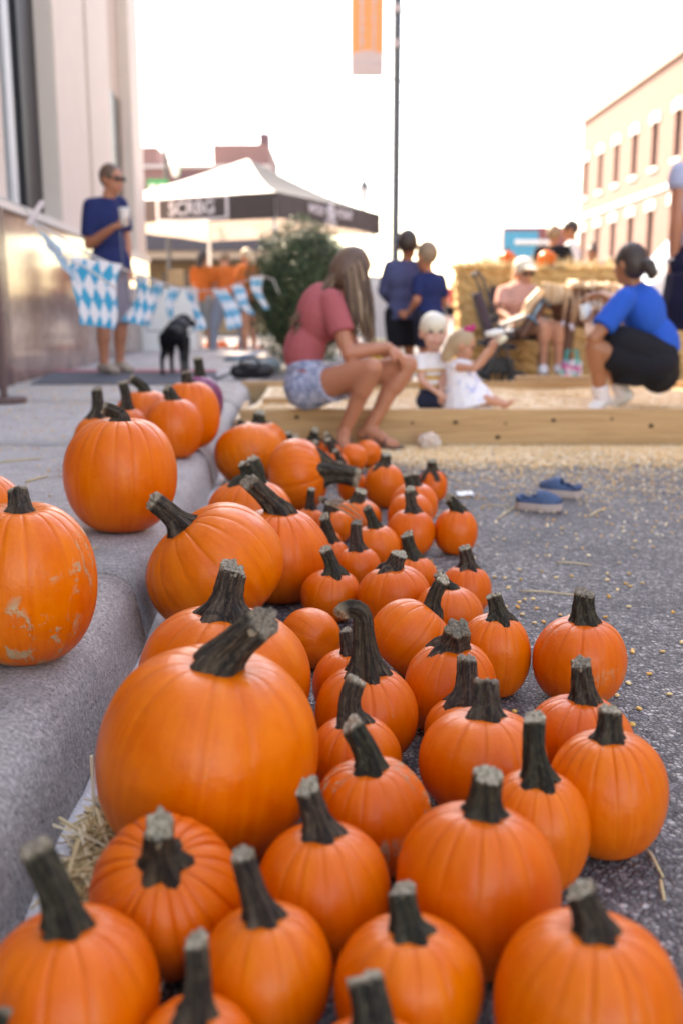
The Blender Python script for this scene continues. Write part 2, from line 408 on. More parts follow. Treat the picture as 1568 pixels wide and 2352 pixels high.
# wall built round the openings: horizontal bands and the piers between the windows
for z0, z1 in ((0, zs[0][0]), (zs[0][1], zs[1][0]), (zs[1][1], HT)): rwall('wall_band', Ya, Yb, z0, z1, 0, .35, BRICK)
edges = [Yb]+[e for a, b in wins for e in (b, a)]+[Ya]
for z0, z1 in zs:
    for i in range(0, len(edges), 2): rwall('wall_pier', edges[i+1], edges[i], z0, z1, -.001, .35, BRICK)
RFRAME = M('brown_frame', (.20, .13, .10), .6); RGL = mat_glass_dark('street_window_glass', (.05, .05, .055), .15)
for (a, b) in wins:
    for z0, z1 in zs:
        w = rwall('window', a+.01, b-.01, z0+.01, z1-.01, -.16, .02, RGL)
        rwall('frame', a+.012, b-.012, (z0+z1)/2-.03, (z0+z1)/2+.03, -.14, .03, RFRAME, w)
        rwall('frame', a+.011, a+.07, z0+.012, z1-.012, -.139, .03, RFRAME, w); rwall('frame', b-.07, b-.011, z0+.012, z1-.012, -.139, .03, RFRAME, w)
        rwall('sill', a-.1, b+.1, z0-.14, z0-.002, .06, .10, PALE, w)
        # segmental hood of five stones
        for q in range(5):
            c = (a+b)/2+(q-2)*.17; hz = z1+.02+.05*(1-abs(q-2)/2)
            rwall('hood_stone', c-.084, c+.084, hz, hz+.30, .05+.004*q, .10, PALE, w)
rwall('cornice', Ya, Yb+.1, HT+.002, HT+.16, .12, .6, M('tin_cornice', (.50, .36, .29), .6))
rwall('side_wall', Ya+.02, Yb-.02, 0.01, HT-.01, -.45, 12, M('brick_side', (.36, .19, .13), .9))
rwall('belt_course', Ya, Yb+.02, 4.55, 4.7, .05, .06, PALE)
for Y in (36.6, 33.2, 30.1): rwall('door', Y-.5, Y+.5, .02, 2.1, .04, .05, M('tan_door', (.55, .33, .16), .6))

# ------------------------------------------------------------------ low shop row far behind the canopy
SH = empty('shop_row', (-5.2, 33, 0), 'low mauve brick shop row with dark awning behind the canopy', 'building')
MAUVE = M('mauve_brick', (.27, .150, .135), .9, .2, 3); MAUVE2 = M('mauve_panel', (.17, .095, .11), .9, .15, 3); AWN = M('slate_awning', (.075, .07, .085), .8)
def sbox(n, x0, x1, z0, z1, Y0, Y1, mt, parent=SH): return MB().box(((x0+x1)/2, (Y0+Y1)/2, (z0+z1)/2), (x1-x0, Y1-Y0, z1-z0)).build(n, mt, parent)
sbox('wall', -14, -2.3, 3.3, 5.15, 33, 40, MAUVE); sbox('wall', -14, -12.6, 0, 3.299, 33, 40, MAUVE)
sbox('panel', -5.35, -3.05, 4.0, 5.0, 32.9, 32.998, MAUVE2); sbox('panel', -10.4, -6.6, 4.0, 5.0, 32.9, 32.998, MAUVE2)
sbox('parapet', -14.05, -2.25, 5.152, 5.25, 32.92, 40.1, M('pale_coping', (.62, .55, .52), .8))
sbox('raised_parapet', -4.1, -2.3, 5.252, 5.95, 33.4, 38, MAUVE); sbox('chimney', -2.62, -2.30, 5.952, 6.3, 33.5, 34.2, MAUVE2)
sbox('raised_parapet', -8.2, -5.9, 5.252, 5.9, 33.6, 36, MAUVE)
sbox('awning', -14.1, -2.2, 2.55, 3.298, 31.6, 34.5, AWN); sbox('fascia', -14.1, -2.2, 2.32, 2.548, 31.7, 34.4, M('beige_fascia', (.42, .33, .25), .8))
sbox('storefront', -12.59, -2.3, 0, 2.318, 34.0, 34.1, M('ochre_front', (.30, .215, .125), .8))
for k in range(8):
    x = -12.2+k*1.25; p = sbox('shop_window', x, x+.95, .55, 2.0, 33.96, 33.998, M('shop_glass', (.055, .05, .05), .2, .2)); sbox('frame', x+.44, x+.50, .56, 1.99, 33.93, 33.958, M('shop_frame', (.40, .34, .27), .7), p)
# plain block further along the street that closes the view low on the horizon
fb = empty('far_block', (3.5, 95, 0), 'hazy pale low block at the far end of the street', 'building')
MB().box((4, 100, 1.0), (26, 8, 2.0)).build('wall', M('pale_far_wall', (.62, .56, .52), .9), fb)
MB().box((4, 99.9, 2.1), (26.4, 8.4, .18)).build('roof', M('far_roof', (.50, .45, .43), .9), fb)
for k in range(10): MB().box((-6.5+k*2.3, 95.97, 1.1), (1.1, .04, 1.0)).build('window', RGL, fb)

# ------------------------------------------------------------------ pumpkins
def z7(x, y): return (439+x*.44, 940.8+y*.44)
# name: cx cy w h base | stem tip x y, stem width | hue(0 yellow..1 red) scab | label | options
PK = [
 ('S1', 55, 1330, 334, 378, SW, 42, 1128, 46, .25, 1., 'large orange pumpkin with tan scab patches on the kerb at the left edge', dict(n=15, stubby=1)),
 ('S2', -42, 1172, 190, 190, SW, -40, 1062, 20, .35, 0, 'pumpkin at the left edge peeking out behind the scabbed kerb pumpkin', {}),
 ('S3', 278, 1080, 271, 275, SW, 240, 936, 30, .35, .0, 'big round pumpkin with curled stem standing at the kerb edge, nearest of its cluster', dict(n=17, curl=.8)),
 ('S4', 226, 1012, 118, 125, SW, 222, 893, 24, .3, 0, 'pumpkin mostly hidden behind the big kerb pumpkin, with dark upright stem', {}),
 ('S6', 292, 985, 104, 104, SW, 283, 878, 22, .45, 0, 'pumpkin with tall pale stem squeezed behind the big kerb pumpkin', {}),
 ('S5', 334, 955, 136, 132, SW, 300, 870, 22, .3, 0, 'orange pumpkin with curved dark stem in the middle of the sidewalk cluster', dict(curl=.5)),
 ('S7', 400, 981, 128, 142, SW, 384, 892, 27, .5, 0, 'small pumpkin with short grey stem at the right of the sidewalk cluster', {}),
 ('S8', 436, 949, 137, 166, SW, 428, 856, 24, .3, 0, 'tall pumpkin with stubby stem at the back of the sidewalk cluster', {}),
 ('S9', 456, 922, 108, 126, SW, 454, 822, 22, .5, 0, 'purple painted pumpkin hidden behind the tall sidewalk pumpkin', dict(paint=1)),
 ('R1', 475, 1728, 506, 520, 0, 606, 1432, 78, .12, 0, 'huge smooth orange pumpkin against the kerb, largest of all', dict(n=11, g=.5, ax=(.16, -.05, 1))),
 ('R2', 517, 1545, 390, 345, 0, 537, 1308, 62, .18, 0, 'large pumpkin with broad flared grey stem behind the largest pumpkin', dict(n=13, g=.5, flare=2.3)),
 ('R3', 470, 1312, 326, 282, 0, 352, 1150, 44, .12, 0, 'large pumpkin tilted to the left onto the kerb edge with ribs running diagonally', dict(n=15, ax=(-.62, -.1, .8))),
 ('R4', 628, 1275, 232, 226, 0, 572, 1106, 42, .5, 0, 'tall ribbed pumpkin with long leaning stem right of the tilted pumpkin', dict(n=18)),
 ('R5', 574, 1180, 206, 172, 0, 572, 1060, 52, .45, 0, 'pumpkin with very thick bent stem behind the tall ribbed pumpkin', dict(n=16, curl=.4)),
 ('R6', 684, 1108, 176, 140, 0, 818, 1098, 44, .35, 0, 'big pumpkin lying on its side with stem pointing right', dict(n=14, ax=(.96, -.1, .16))),
 ('R7', 574, 1050, 168, 138, 0, 546, 970, 20, .12, 0, 'yellow-orange pumpkin near the kerb behind the side-lying pumpkin', dict(n=14, ax=(-.2, .45, .9))),
 ('R8', 594, 1018, 136, 112, 0, 597, 950, 27, .3, 0, 'pumpkin with pale stem farthest along the kerb by the wooden beam', dict(n=14)),
 ('b1', *z7(640, 195), 49, 47, 0, *z7(648, 108), 18, .7, 0, 'tiny pumpkin with tall dark stem nearest the seated girl\'s beam', {}),
 ('b0', *z7(520, 205), 44, 44, 0, *z7(508, 122), 17, .7, 0, 'tiny pumpkin with black stem at the back left of the small ones', {}),
 ('b0b', *z7(548, 222), 40, 40, 0, *z7(546, 142), 15, .7, 0, 'tiny pumpkin with slim grey stem at the back of the small ones', {}),
 ('b2', *z7(640, 240), 44, 44, 0, *z7(650, 170), 13, .7, 0, 'tiny pumpkin with short white-tipped stem among the back row', {}),
 ('b2b', *z7(582, 262), 44, 44, 0, *z7(583, 176), 14, .7, 0, 'tiny pumpkin with pale-topped stem behind the side-lying pumpkin', {}),
 ('b3', *z7(738, 225), 46, 48, 0, *z7(706, 128), 15, .8, 0, 'tiny reddish pumpkin left of the bare round pair in the back row', {}),
 ('b4', *z7(742, 285), 70, 64, 0, *z7(714, 156), 16, .6, 0, 'small pumpkin with long dark stem in front of the back row', {}),
 ('b5', *z7(845, 250), 62, 66, 0, 0, 0, 0, .45, 0, 'stemless looking small pumpkin, left of the two bare round ones at the back', dict(ax=(.1, .75, .3))),
 ('b6', *z7(920, 222), 62, 69, 0, 0, 0, 0, .6, 0, 'stemless looking small pumpkin by the girl\'s sandals, right of the bare pair', dict(ax=(-.2, .8, .3))),
 ('b7', *z7(778, 325), 54, 50, 0, *z7(755, 212), 14, .6, 0, 'small pumpkin with upright stem behind the side-lying pumpkin\'s stem', {}),
 ('b8', *z7(840, 400), 66, 78, 0, *z7(770, 298), 18, .5, 0, 'small pumpkin just right of the side-lying pumpkin', {}),
 ('b9', *z7(1007, 392), 89, 108, 0, *z7(1015, 236), 24, .55, 0, 'small tall pumpkin standing free behind the right rows', {}),
 ('b10', *z7(1258, 395), 65, 86, 0, *z7(1255, 268), 22, .75, 0, 'small reddish pumpkin farthest right at the back by the corn', {}),
 ('b11', *z7(1163, 490), 108, 100, 0, *z7(1170, 335), 18, .65, 0, 'small pumpkin at the back of the stacked-looking trio on the right', {}),
 ('b12', *z7(1140, 545), 104, 105, 0, *z7(1122, 340), 20, .65, 0, 'small pumpkin in the middle of the stacked-looking trio on the right', {}),
 ('b13', *z7(1145, 635), 111, 110, 0, *z7(1138, 416), 24, .7, 0, 'small pumpkin at the front of the stacked-looking trio on the right', {}),
 ('b14', *z7(1381, 630), 98, 108, 0, *z7(1340, 460), 26, .6, 0, 'small pumpkin with stem leaning left beside the trio on the right', {}),
 ('b15', *z7(870, 562), 106, 88, 0, *z7(880, 434), 28, .45, 0, 'small pumpkin with stout dark stem behind the twig-stemmed one', {}),
 ('b16', *z7(748, 612), 82, 80, 0, *z7(674, 466), 15, .55, 0, 'small pumpkin with hooked thin stem right of the tall ribbed pumpkin', dict(curl=.6)),
 ('b17', *z7(622, 588), 70, 70, 0, *z7(630, 414), 18, .45, 0, 'small pumpkin with straight brown stem behind the tall ribbed pumpkin', {}),
 ('b18', *z7(960, 712), 112, 104, 0, *z7(913, 512), 22, .55, 0, 'small pumpkin with thin white-tipped stem in the third row', {}),
 ('b19', *z7(718, 768), 94, 88, 0, *z7(694, 560), 25, .55, 0, 'small pumpkin with square grey-green stem beside the tall ribbed pumpkin', {}),
 ('b20', *z7(702, 705), 76, 70, 0, *z7(716, 484), 17, .6, 0, 'small pumpkin with a dried twig curling from its stem', dict(twig=1)),
 ('b21', *z7(873, 825), 112, 101, 0, *z7(862, 588), 26, .6, 0, 'small pumpkin with long tapering dark stem in the second row', {}),
 ('b22', *z7(733, 965), 141, 123, 0, *z7(700, 732), 30, .6, 0, 'small pumpkin with stem leaning left above the lying bare one', {}),
 ('b23', *z7(1075, 982), 166, 155, 0, *z7(1085, 756), 38, .65, .3, 'medium pumpkin with short star-shaped stem top in the centre', {}),
 ('b24', *z7(1145, 878), 126, 114, 0, *z7(1125, 654), 29, .5, 0, 'small pumpkin with rough pale-topped stem behind the centre one', {}),
 ('b25', *z7(1435, 935), 114, 115, 0, *z7(1424, 722), 30, .7, 0, 'small red-orange pumpkin beside open asphalt at the right of the third row', {}),
 ('b26', *z7(1318, 1070), 156, 142, 0, *z7(1285, 856), 24, .5, 0, 'pumpkin behind the tilted one with long curved stem', {}),
 ('b27', *z7(1138, 1214), 187, 172, 0, *z7(1315, 884), 32, .4, 0, 'medium pumpkin tipped right with long dark curved stem', dict(n=16, ax=(.66, .22, .7), curl=-.4)),
 ('b28', *z7(624, 1182), 138, 150, 0, 0, 0, 0, .55, 0, 'bare medium pumpkin lying on its side behind the large flared-stem pumpkin', dict(n=13, ax=(-.55, .8, -.1))),
 ('b29', *z7(828, 1422), 172, 166, 0, 793, 1448, 28, .45, 0, 'pumpkin half hidden behind the hook-stemmed pumpkin', {}),
 ('b30', 840, 1640, 234, 226, 0, 798, 1418, 46, .6, 0, 'pumpkin with long grey hooked stem in the middle of the heap', dict(hook=1, n=15)),
 ('b31', 1038, 1588, 213, 216, 0, 1050, 1443, 62, .65, .25, 'round pumpkin with short wide black stem right of the tipped one', {}),
 ('b32', 1145, 1498, 168, 196, 0, 1131, 1368, 36, .45, 0, 'pumpkin with ribbed flared stem left of the outlying one', dict(flare=1.9)),
 ('b33', 1327, 1512, 212, 202, 0, 1341, 1363, 48, .6, .3, 'outlying pumpkin with straight blunt stem on open asphalt at the right', dict(n=12)),
 ('b34', 1062, 1672, 186, 168, 0, 1072, 1512, 46, .25, 0, 'yellow-orange pumpkin peeking out behind a larger one with dark stem', {}),
 ('b35', 1106, 1738, 290, 258, 0, 1114, 1566, 58, .5, 0, 'wide pumpkin with stout dark stem in the centre right', dict(n=13)),
 ('b36', 1332, 1698, 236, 215, 0, 1333, 1524, 48, .65, 0, 'pumpkin just in front of the outlying one on the right', {}),
 ('b37', 816, 1742, 212, 212, 0, 818, 1562, 48, .6, 0, 'pumpkin with smooth bent blue-grey stem beside the largest pumpkin', dict(curl=-.4)),
 ('b38', 853, 1872, 264, 268, 0, 806, 1664, 54, .55, .9, 'pumpkin with stem leaning left and a brown scar patch on its front', dict(n=14)),
 ('b39', 1392, 1815, 269, 290, 0, 1400, 1632, 52, .4, 0, 'rightmost pumpkin, standing apart with a crooked cut stem', dict(n=18)),
 ('b40', 1234, 1900, 240, 300, 0, 1226, 1648, 50, .4, 0, 'tall pumpkin with tall brown stem left of the rightmost one', dict(n=15)),
 ('b41', 1087, 2043, 376, 388, 0, 1120, 1782, 70, .6, 0, 'big dark orange pumpkin with white-topped stem in the front centre', dict(n=15)),
 ('b42', 740, 2045, 306, 312, 0, 706, 1810, 58, .5, 0, 'pumpkin with broad olive stem in front of the scarred one', {}),
 ('b43', 368, 2080, 352, 350, 0, 366, 1900, 64, .6, 0, 'ribbed pumpkin tilted toward the viewer below the largest pumpkin', dict(n=20, ax=(.06, -.55, .84), g=1.3)),
 ('b44', 622, 2226, 306, 306, 0, 556, 1962, 54, .35, 0, 'pumpkin with stem slanting left at the bottom centre', dict(n=12)),
 ('b45', 165, 2285, 405, 395, 0, 80, 1945, 76, .5, 0, 'blurred pumpkin with tall square stem at the bottom left corner', dict(n=16)),
 ('b46', 946, 2256, 330, 318, 0, 922, 2046, 62, .3, 0, 'blurred pumpkin with dark stem in front of the big dark orange one', dict(n=14)),
 ('b47', 1346, 2300, 430, 420, 0, 1330, 2046, 70, .35, 0, 'large blurred pumpkin with flared black stem at the bottom right', dict(n=15)),
 ('b48', 455, 2440, 300, 295, 0, 450, 2160, 56, .45, 0, 'pumpkin cut off by the bottom edge left of centre, with long stem', {}),
 ('b49', 870, 2462, 316, 310, 0, 836, 2248, 82, .5, 0, 'pumpkin cut off by the bottom edge at centre, with thick cream-cut stem', {}),
 ('b50', 5, 2525, 300, 300, 0, 4, 2318, 50, .4, 0, 'pumpkin of which little more than the stem tip shows in the bottom left corner', {}),
]
def solve(p):
    n, cx, cy, w, h, base = p[:6]
    r = ray(cx, cy); e = math.atan2(-r.z, math.hypot(r.x, r.y)); a = w/2/FPX
    k = math.sqrt(max((h/2/FPX)**2-(a*math.sin(e))**2, (.55*a)**2))/math.cos(e)
    k = max(.72*a, min(1.18*a, k)); d = (CAMH-base)/(k-r.z)
    return dict(n=n, c=at(cx, cy, d), a=a*d, k=k*d, d=d, base=base, p=p)
PS = [solve(p) for p in PK]
for it in range(80):
    for i in range(len(PS)):
        A = PS[i]
        for j in range(i):
            B = PS[j]; dv = B['c']-A['c']; D = dv.length
            if D > A['a']+B['a']+.1: continue
            u = dv/D; rad = lambda S: 1/math.sqrt((u.x**2+u.y**2)/S['a']**2+u.z**2/S['k']**2)
            pen = rad(A)+rad(B)-D+.001
            if pen > 0:
                h = V((u.x, u.y, 0)).normalized(); wa = B['a']**2/(A['a']**2+B['a']**2)
                A['c'] -= h*pen*wa*.6; B['c'] += h*pen*(1-wa)*.6
        if A['base'] == 0:
            lim = kerbx(A['c'].y)-.012+A['a']
            if A['c'].x < lim: A['c'].x += (lim-A['c'].x)*.5
def put_attr(me, name, arr):
    a = me.attributes.new(name, 'FLOAT', 'POINT'); a.data.foreach_set('value', np.asarray(arr, dtype=np.float32))
def grid_mesh(X, Y, Z, U, Vv, closed_u=True, name='m'):
    nv, nu = X.shape
    co = np.stack([X, Y, Z], -1).reshape(-1, 3)
    i = np.arange(nv-1)[:, None]*nu; k = np.arange(nu)[None, :]; k2 = (k+1) % nu
    f = np.stack([i+k, i+nu+k, i+nu+k2, i+k2], -1).reshape(-1, 4)
    me = bpy.data.meshes.new(name); me.vertices.add(len(co)); me.vertices.foreach_set('co', co.astype(np.float32).ravel())
    me.loops.add(f.size); me.loops.foreach_set('vertex_index', f.ravel().astype(np.int32))
    me.polygons.add(len(f)); me.polygons.foreach_set('loop_start', np.arange(0, f.size, 4, dtype=np.int32)); me.polygons.foreach_set('loop_total', np.full(len(f), 4, dtype=np.int32))
    me.polygons.foreach_set('use_smooth', np.ones(len(f), dtype=bool))
    uv = me.uv_layers.new(name='UVMap')
    uu = np.stack([np.broadcast_to(k, (nv-1, nu)), np.broadcast_to(k, (nv-1, nu)), np.broadcast_to(k+1, (nv-1, nu)), np.broadcast_to(k+1, (nv-1, nu))], -1)/nu
    r0 = np.broadcast_to(np.arange(nv-1)[:, None], (nv-1, nu)); vv = np.stack([r0, r0+1, r0+1, r0], -1)/(nv-1)
    uv.data.foreach_set('uv', np.stack([uu, vv], -1).astype(np.float32).ravel())
    me.update(calc_edges=True); me.validate(); return me
PAINT = M('purple_paint', (.20, .035, .10), .4, .5, 30)
def make_pumpkin(S):
    p = S['p']; n, lab, o_ = p[0], p[11], p[12]; tx, ty, sw, hue, scab = p[6:11]
    rs = np.random.RandomState(abs(hash_s(n)) % 99991)
    a, k, d, c = S['a'], S['k'], S['d'], S['c']
    big = S['a']*FPX/d
    nu, nv = (120, 46) if big > 90 else (84, 34) if big > 40 else (56, 24)
    ph = np.linspace(.0, np.pi, nv)[:, None]
    nr = o_.get('n', int(rs.randint(11, 17))); g = o_.get('g', .85)
    ga = (np.arange(nr)+rs.uniform(-.24, .24, nr))*2*np.pi/nr; gd = rs.uniform(.45, 1.2, nr)
    fr_ = [0, .045, .11, .22, .40, .60, .78, .89, .955] if big > 90 else [0, .07, .2, .5, .8, .93] if big > 40 else [0, .12, .5, .88]
    th = np.concatenate([ga[i]+(np.append(ga[1:], ga[0]+2*np.pi)[i]-ga[i])*np.array(fr_) for i in range(nr)])[None, :]; nu = th.shape[1]
    dth = np.abs((th[:, :, None]-ga+np.pi) % (2*np.pi)-np.pi)
    wdt = .36*np.pi/nr*2
    gro = (np.exp(-(dth/(wdt*.20))**2)*gd).sum(-1); wid = (np.exp(-(dth/(wdt*.95))**2)*gd).sum(-1)
    lat = .18+.82*np.exp(-((ph-.45)/.62)**2)
    if V(o_.get('ax', (0, 0, 1))).normalized().z < .9: lat = .62+.38*np.exp(-((ph-.45)/.62)**2)
    sp = np.sin(ph); rr = sp**.86; zz = np.cos(ph); zz = np.sign(zz)*np.abs(zz)**.94
    lump = np.zeros((nv, nu))
    ux, uy, uz = sp*np.cos(th), sp*np.sin(th), np.cos(ph)*np.ones_like(th)
    for q in range(7):
        w_ = rs.normal(size=3)*(1.3 if q < 4 else 2.8); lump += rs.uniform(.3, 1)*np.sin(ux*w_[0]+uy*w_[1]+uz*w_[2]+rs.uniform(0, 6))*(.026 if q < 4 else .009)
    sink = np.exp(-(rr/.30)**2)*(zz > 0)*.13+np.exp(-(rr/.35)**2)*(zz < 0)*.09
    rad = (1+lump)*(1-g*(.017*gro+.017*wid)*lat+.006)
    x = a*rr*np.cos(th)*rad; y = a*rr*np.sin(th)*rad*(1+rs.uniform(-.03, .03)); z = k*((zz-sink*np.sign(zz))*(1+lump*.8)-.035*g*gro*lat*(ph < 1.3)*rr)
    z = np.where(z < -.90*k, -.90*k+(z+.90*k)*.35, z)
    ax = V(o_.get('ax', (rs.uniform(-.07, .07), rs.uniform(-.07, .07), 1))).normalized()
    q = V((0, 0, 1)).rotation_difference(ax).to_matrix() @ Matrix.Rotation(rs.uniform(0, 6.28), 3, 'Z')
    mm = np.array(q); P = np.stack([x, y, z], -1) @ mm.T
    cz = S['base']-P[..., 2].min()+.0012
    org = V((c.x, c.y, S['base'])); cen = V((c.x, c.y, cz))
    P += np.array(cen)
    root = empty('pumpkin', org, lab, 'pumpkin', 'pumpkins set out along the kerb')
    me = grid_mesh(P[..., 0], P[..., 1], P[..., 2], None, None)
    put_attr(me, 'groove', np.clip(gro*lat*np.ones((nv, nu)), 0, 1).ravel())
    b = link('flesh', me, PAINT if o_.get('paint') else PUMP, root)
    b['hue'] = float(hue+rs.uniform(-.08, .08)); b['scab'] = float(scab)
    # stem ------------------------------------------------
    pole = cen+ax*k*.86
    if not tx:
        if o_.get('ax') is None: return
        tip = pole+ax*a*.35; sw = 22*a/.07*.5*FPX/d/1000*1.4
    else:
        tip = at(tx, ty, d*(.995))
        if o_.get('ax') is not None: tip = at(tx, ty, (V((0, 1, 0)).dot(pole)+ax.y*.03)/ray(tx, ty).y)
    r0 = max(.0035, sw*d/FPX/2*1.12); L = (tip-pole).length
    if L < r0*1.6: tip = pole+(tip-pole).normalized()*r0*1.6
    dirv = (tip-pole); side = dirv-ax*dirv.dot(ax); up = ax*max(dirv.dot(ax), L*.45)
    ns, nt = 15, 30; curl = o_.get('curl', rs.uniform(-.15, .15)); fl = o_.get('flare', rs.uniform(1.5, 2.0))
    s_ = np.linspace(0, 1, ns); pts = []
    for s in s_:
        if o_.get('hook'):
            bx = V((-.016, 0, 0)); hgt = V((0, 0, L*1.08))
            an = min(1., max(0., (s-.62)/.38))
            pt = pole+hgt*(min(s, .62)/.62*.90)+V((-.010*s, 0, 0)) if s <= .62 else pole+hgt*.90+V((-.010*.62, 0, 0))+V((-.017*(1-math.cos(an*2.6)), -.004*an, .017*math.sin(an*2.6)))
        else:
            pt = pole+up*s+side*(s**1.35)*(1-.0)+V((curl*L*.30*math.sin(s*math.pi)*1., 0, 0))
        pts.append(pt)
    pts[0] = pts[0]-ax*.012*(k/.07)
    nrg = int(rs.choice([5, 5, 6])); tw = rs.uniform(-.9, .9)
    A = np.zeros((ns, nt, 3)); ref = V((1, 0, 0)); tang = []; tocam = V((rs.uniform(-.5, .5), -1, 0)).normalized(); tilt_ = -rs.uniform(.15, .75)
    for i in range(ns):
        t = (pts[min(i+1, ns-1)]-pts[max(i-1, 0)]).normalized(); aa = (ref-t*ref.dot(t)).normalized(); bb = t.cross(aa); ref = aa; tang.append(t)
        s = s_[i]; flare = 1+(fl-1)*math.exp(-(s/.21)**1.5)+.10*max(0, s-.75)
        tp = 1.04-.16*s if not o_.get('hook') else 1.1-.35*s
        for kx in range(nt):
            an = 2*math.pi*kx/nt; ridge = abs(math.cos(nrg*.5*(an+tw*s)))
            r_ = r0*tp*(flare*(.70+.34*ridge**1.4*(1+1.3*math.exp(-(s/.09)**2)))+rs.uniform(-.025, .025))
            off = aa*math.cos(an)*r_+bb*math.sin(an)*r_
            dz = -ax*(r0*1.1*math.exp(-(s/.08)**2)*(ridge-.2))
            if i == ns-1: dz = t*(rs.uniform(-.16, .16)*r0+tilt_*r0*off.normalized().dot(tocam))
            A[i, kx] = pts[i]+off+dz
    me = grid_mesh(A[..., 0], A[..., 1], A[..., 2], None, None)
    st_ = link('stem', me, STEM, root); st_['tone'] = float(rs.uniform(0, 1))
    # pale cut end, a rough shallow cone of fibres
    vs = []; fs = []; cc = pts[-1]; t = tang[-1]
    for ring, (fr, up_) in enumerate(((1.0, .03), (.72, .12), (.40, .02))):
        for kx in range(nt):
            v = V(A[-1, kx]); vs.append(cc+(v-cc)*fr+t*(up_*r0+rs.uniform(-.10, .16)*r0*(ring > 0)))
    vs.append(cc+t*r0*.02)
    for ring in range(2):
        for kx in range(nt): fs.append((ring*nt+kx, ring*nt+(kx+1) % nt, (ring+1)*nt+(kx+1) % nt, (ring+1)*nt+kx))
    for kx in range(nt): fs.append((2*nt+kx, 2*nt+(kx+1) % nt, 3*nt))
    ce = link('cut_end', mesh(vs, fs, True), CUT, st_); ce['tone'] = float(rs.uniform(0, 1)**2.6)
    if o_.get('twig'):
        tb = MB(); e = pts[-1]
        for q in range(3):
            pp = [e-t*.004]; dr = V((.35+.2*q, -.1, .5-.35*q)).normalized()
            for s in range(9): dr = (dr+V((.16, rs.uniform(-.1, .1), -.30+.05*q))*.8).normalized(); pp.append(pp[-1]+dr*(.011+.003*q))
            tb.tube(pp, [.0035*(1-s/12) for s in range(len(pp))], 6)
        tb.build('twig', M('dry_twig', (.30, .20, .12), .85, .3, 60), st_, smooth=True)
def hash_s(s):
    h = 7
    for ch in s: h = (h*131+ord(ch)) % 1000003
    return h
for S in PS: make_pumpkin(S)

# ------------------------------------------------------------------ corn pit: boards and kernels
BG = 'boards of the corn pit'
def board(loc, L, T, Hh, rz, label, knots=()):
    root = empty('board', loc, label, 'board', BG)
    m = Matrix.Rotation(rz, 3, 'Z')
    o = MB().box(V(loc)+V((0, 0, Hh/2)), (L, T, Hh), m, .004).build('plank', WOOD, root)
    for (x, z, r) in knots:
        c = V(loc)+m @ V((x, -T/2, z)); k = MB().ell(c, (V((r*1.3, 0, 0)), V((0, .0022, 0)), V((0, 0, r))), 12, 6)
        k.build('knot', M('dark_knot', (.045, .022, .012), .8, .3, 80), root, smooth=True)
    return root
FY = 5.13
def kn(px, py, r):
    p = atY(px, py, FY-.02); return (p.x-1.98, p.z, r)
board((1.98, FY, .002), 5.0, .04, .184, 0, 'long front board of the corn pit, nearest the pumpkins',
      [kn(682, 959, .010), kn(946, 972, .007), kn(1045, 971, .011), kn(1142, 1005, .011), kn(1160, 974, .006), kn(1270, 966, .010), kn(1404, 963, .007), kn(1494, 979, .011)])
board((.0, 6.35, .002), 1.0, .04, .14, 0, 'short low board across the pit left of the seated girl')
board((1.2, 7.52, .002), 3.9, .04, .165, 0, 'long rear board of the corn pit')
board((1.72, 7.66, .12), .78, .12, .075, R(-3), 'thick board end lying on top at the rear of the pit')
board((-.10, 7.1, .17), .36, .09, .04, R(4), 'short pale plank end near the black bag')
board((1.77, 5.62, .085), .16, .09, .06, R(8), 'short wood block by the squatting woman\'s foot')
board((-.565, 5.74, .002), 1.2, .038, .12, R(93), 'left end board of the corn pit running beside the kerb')

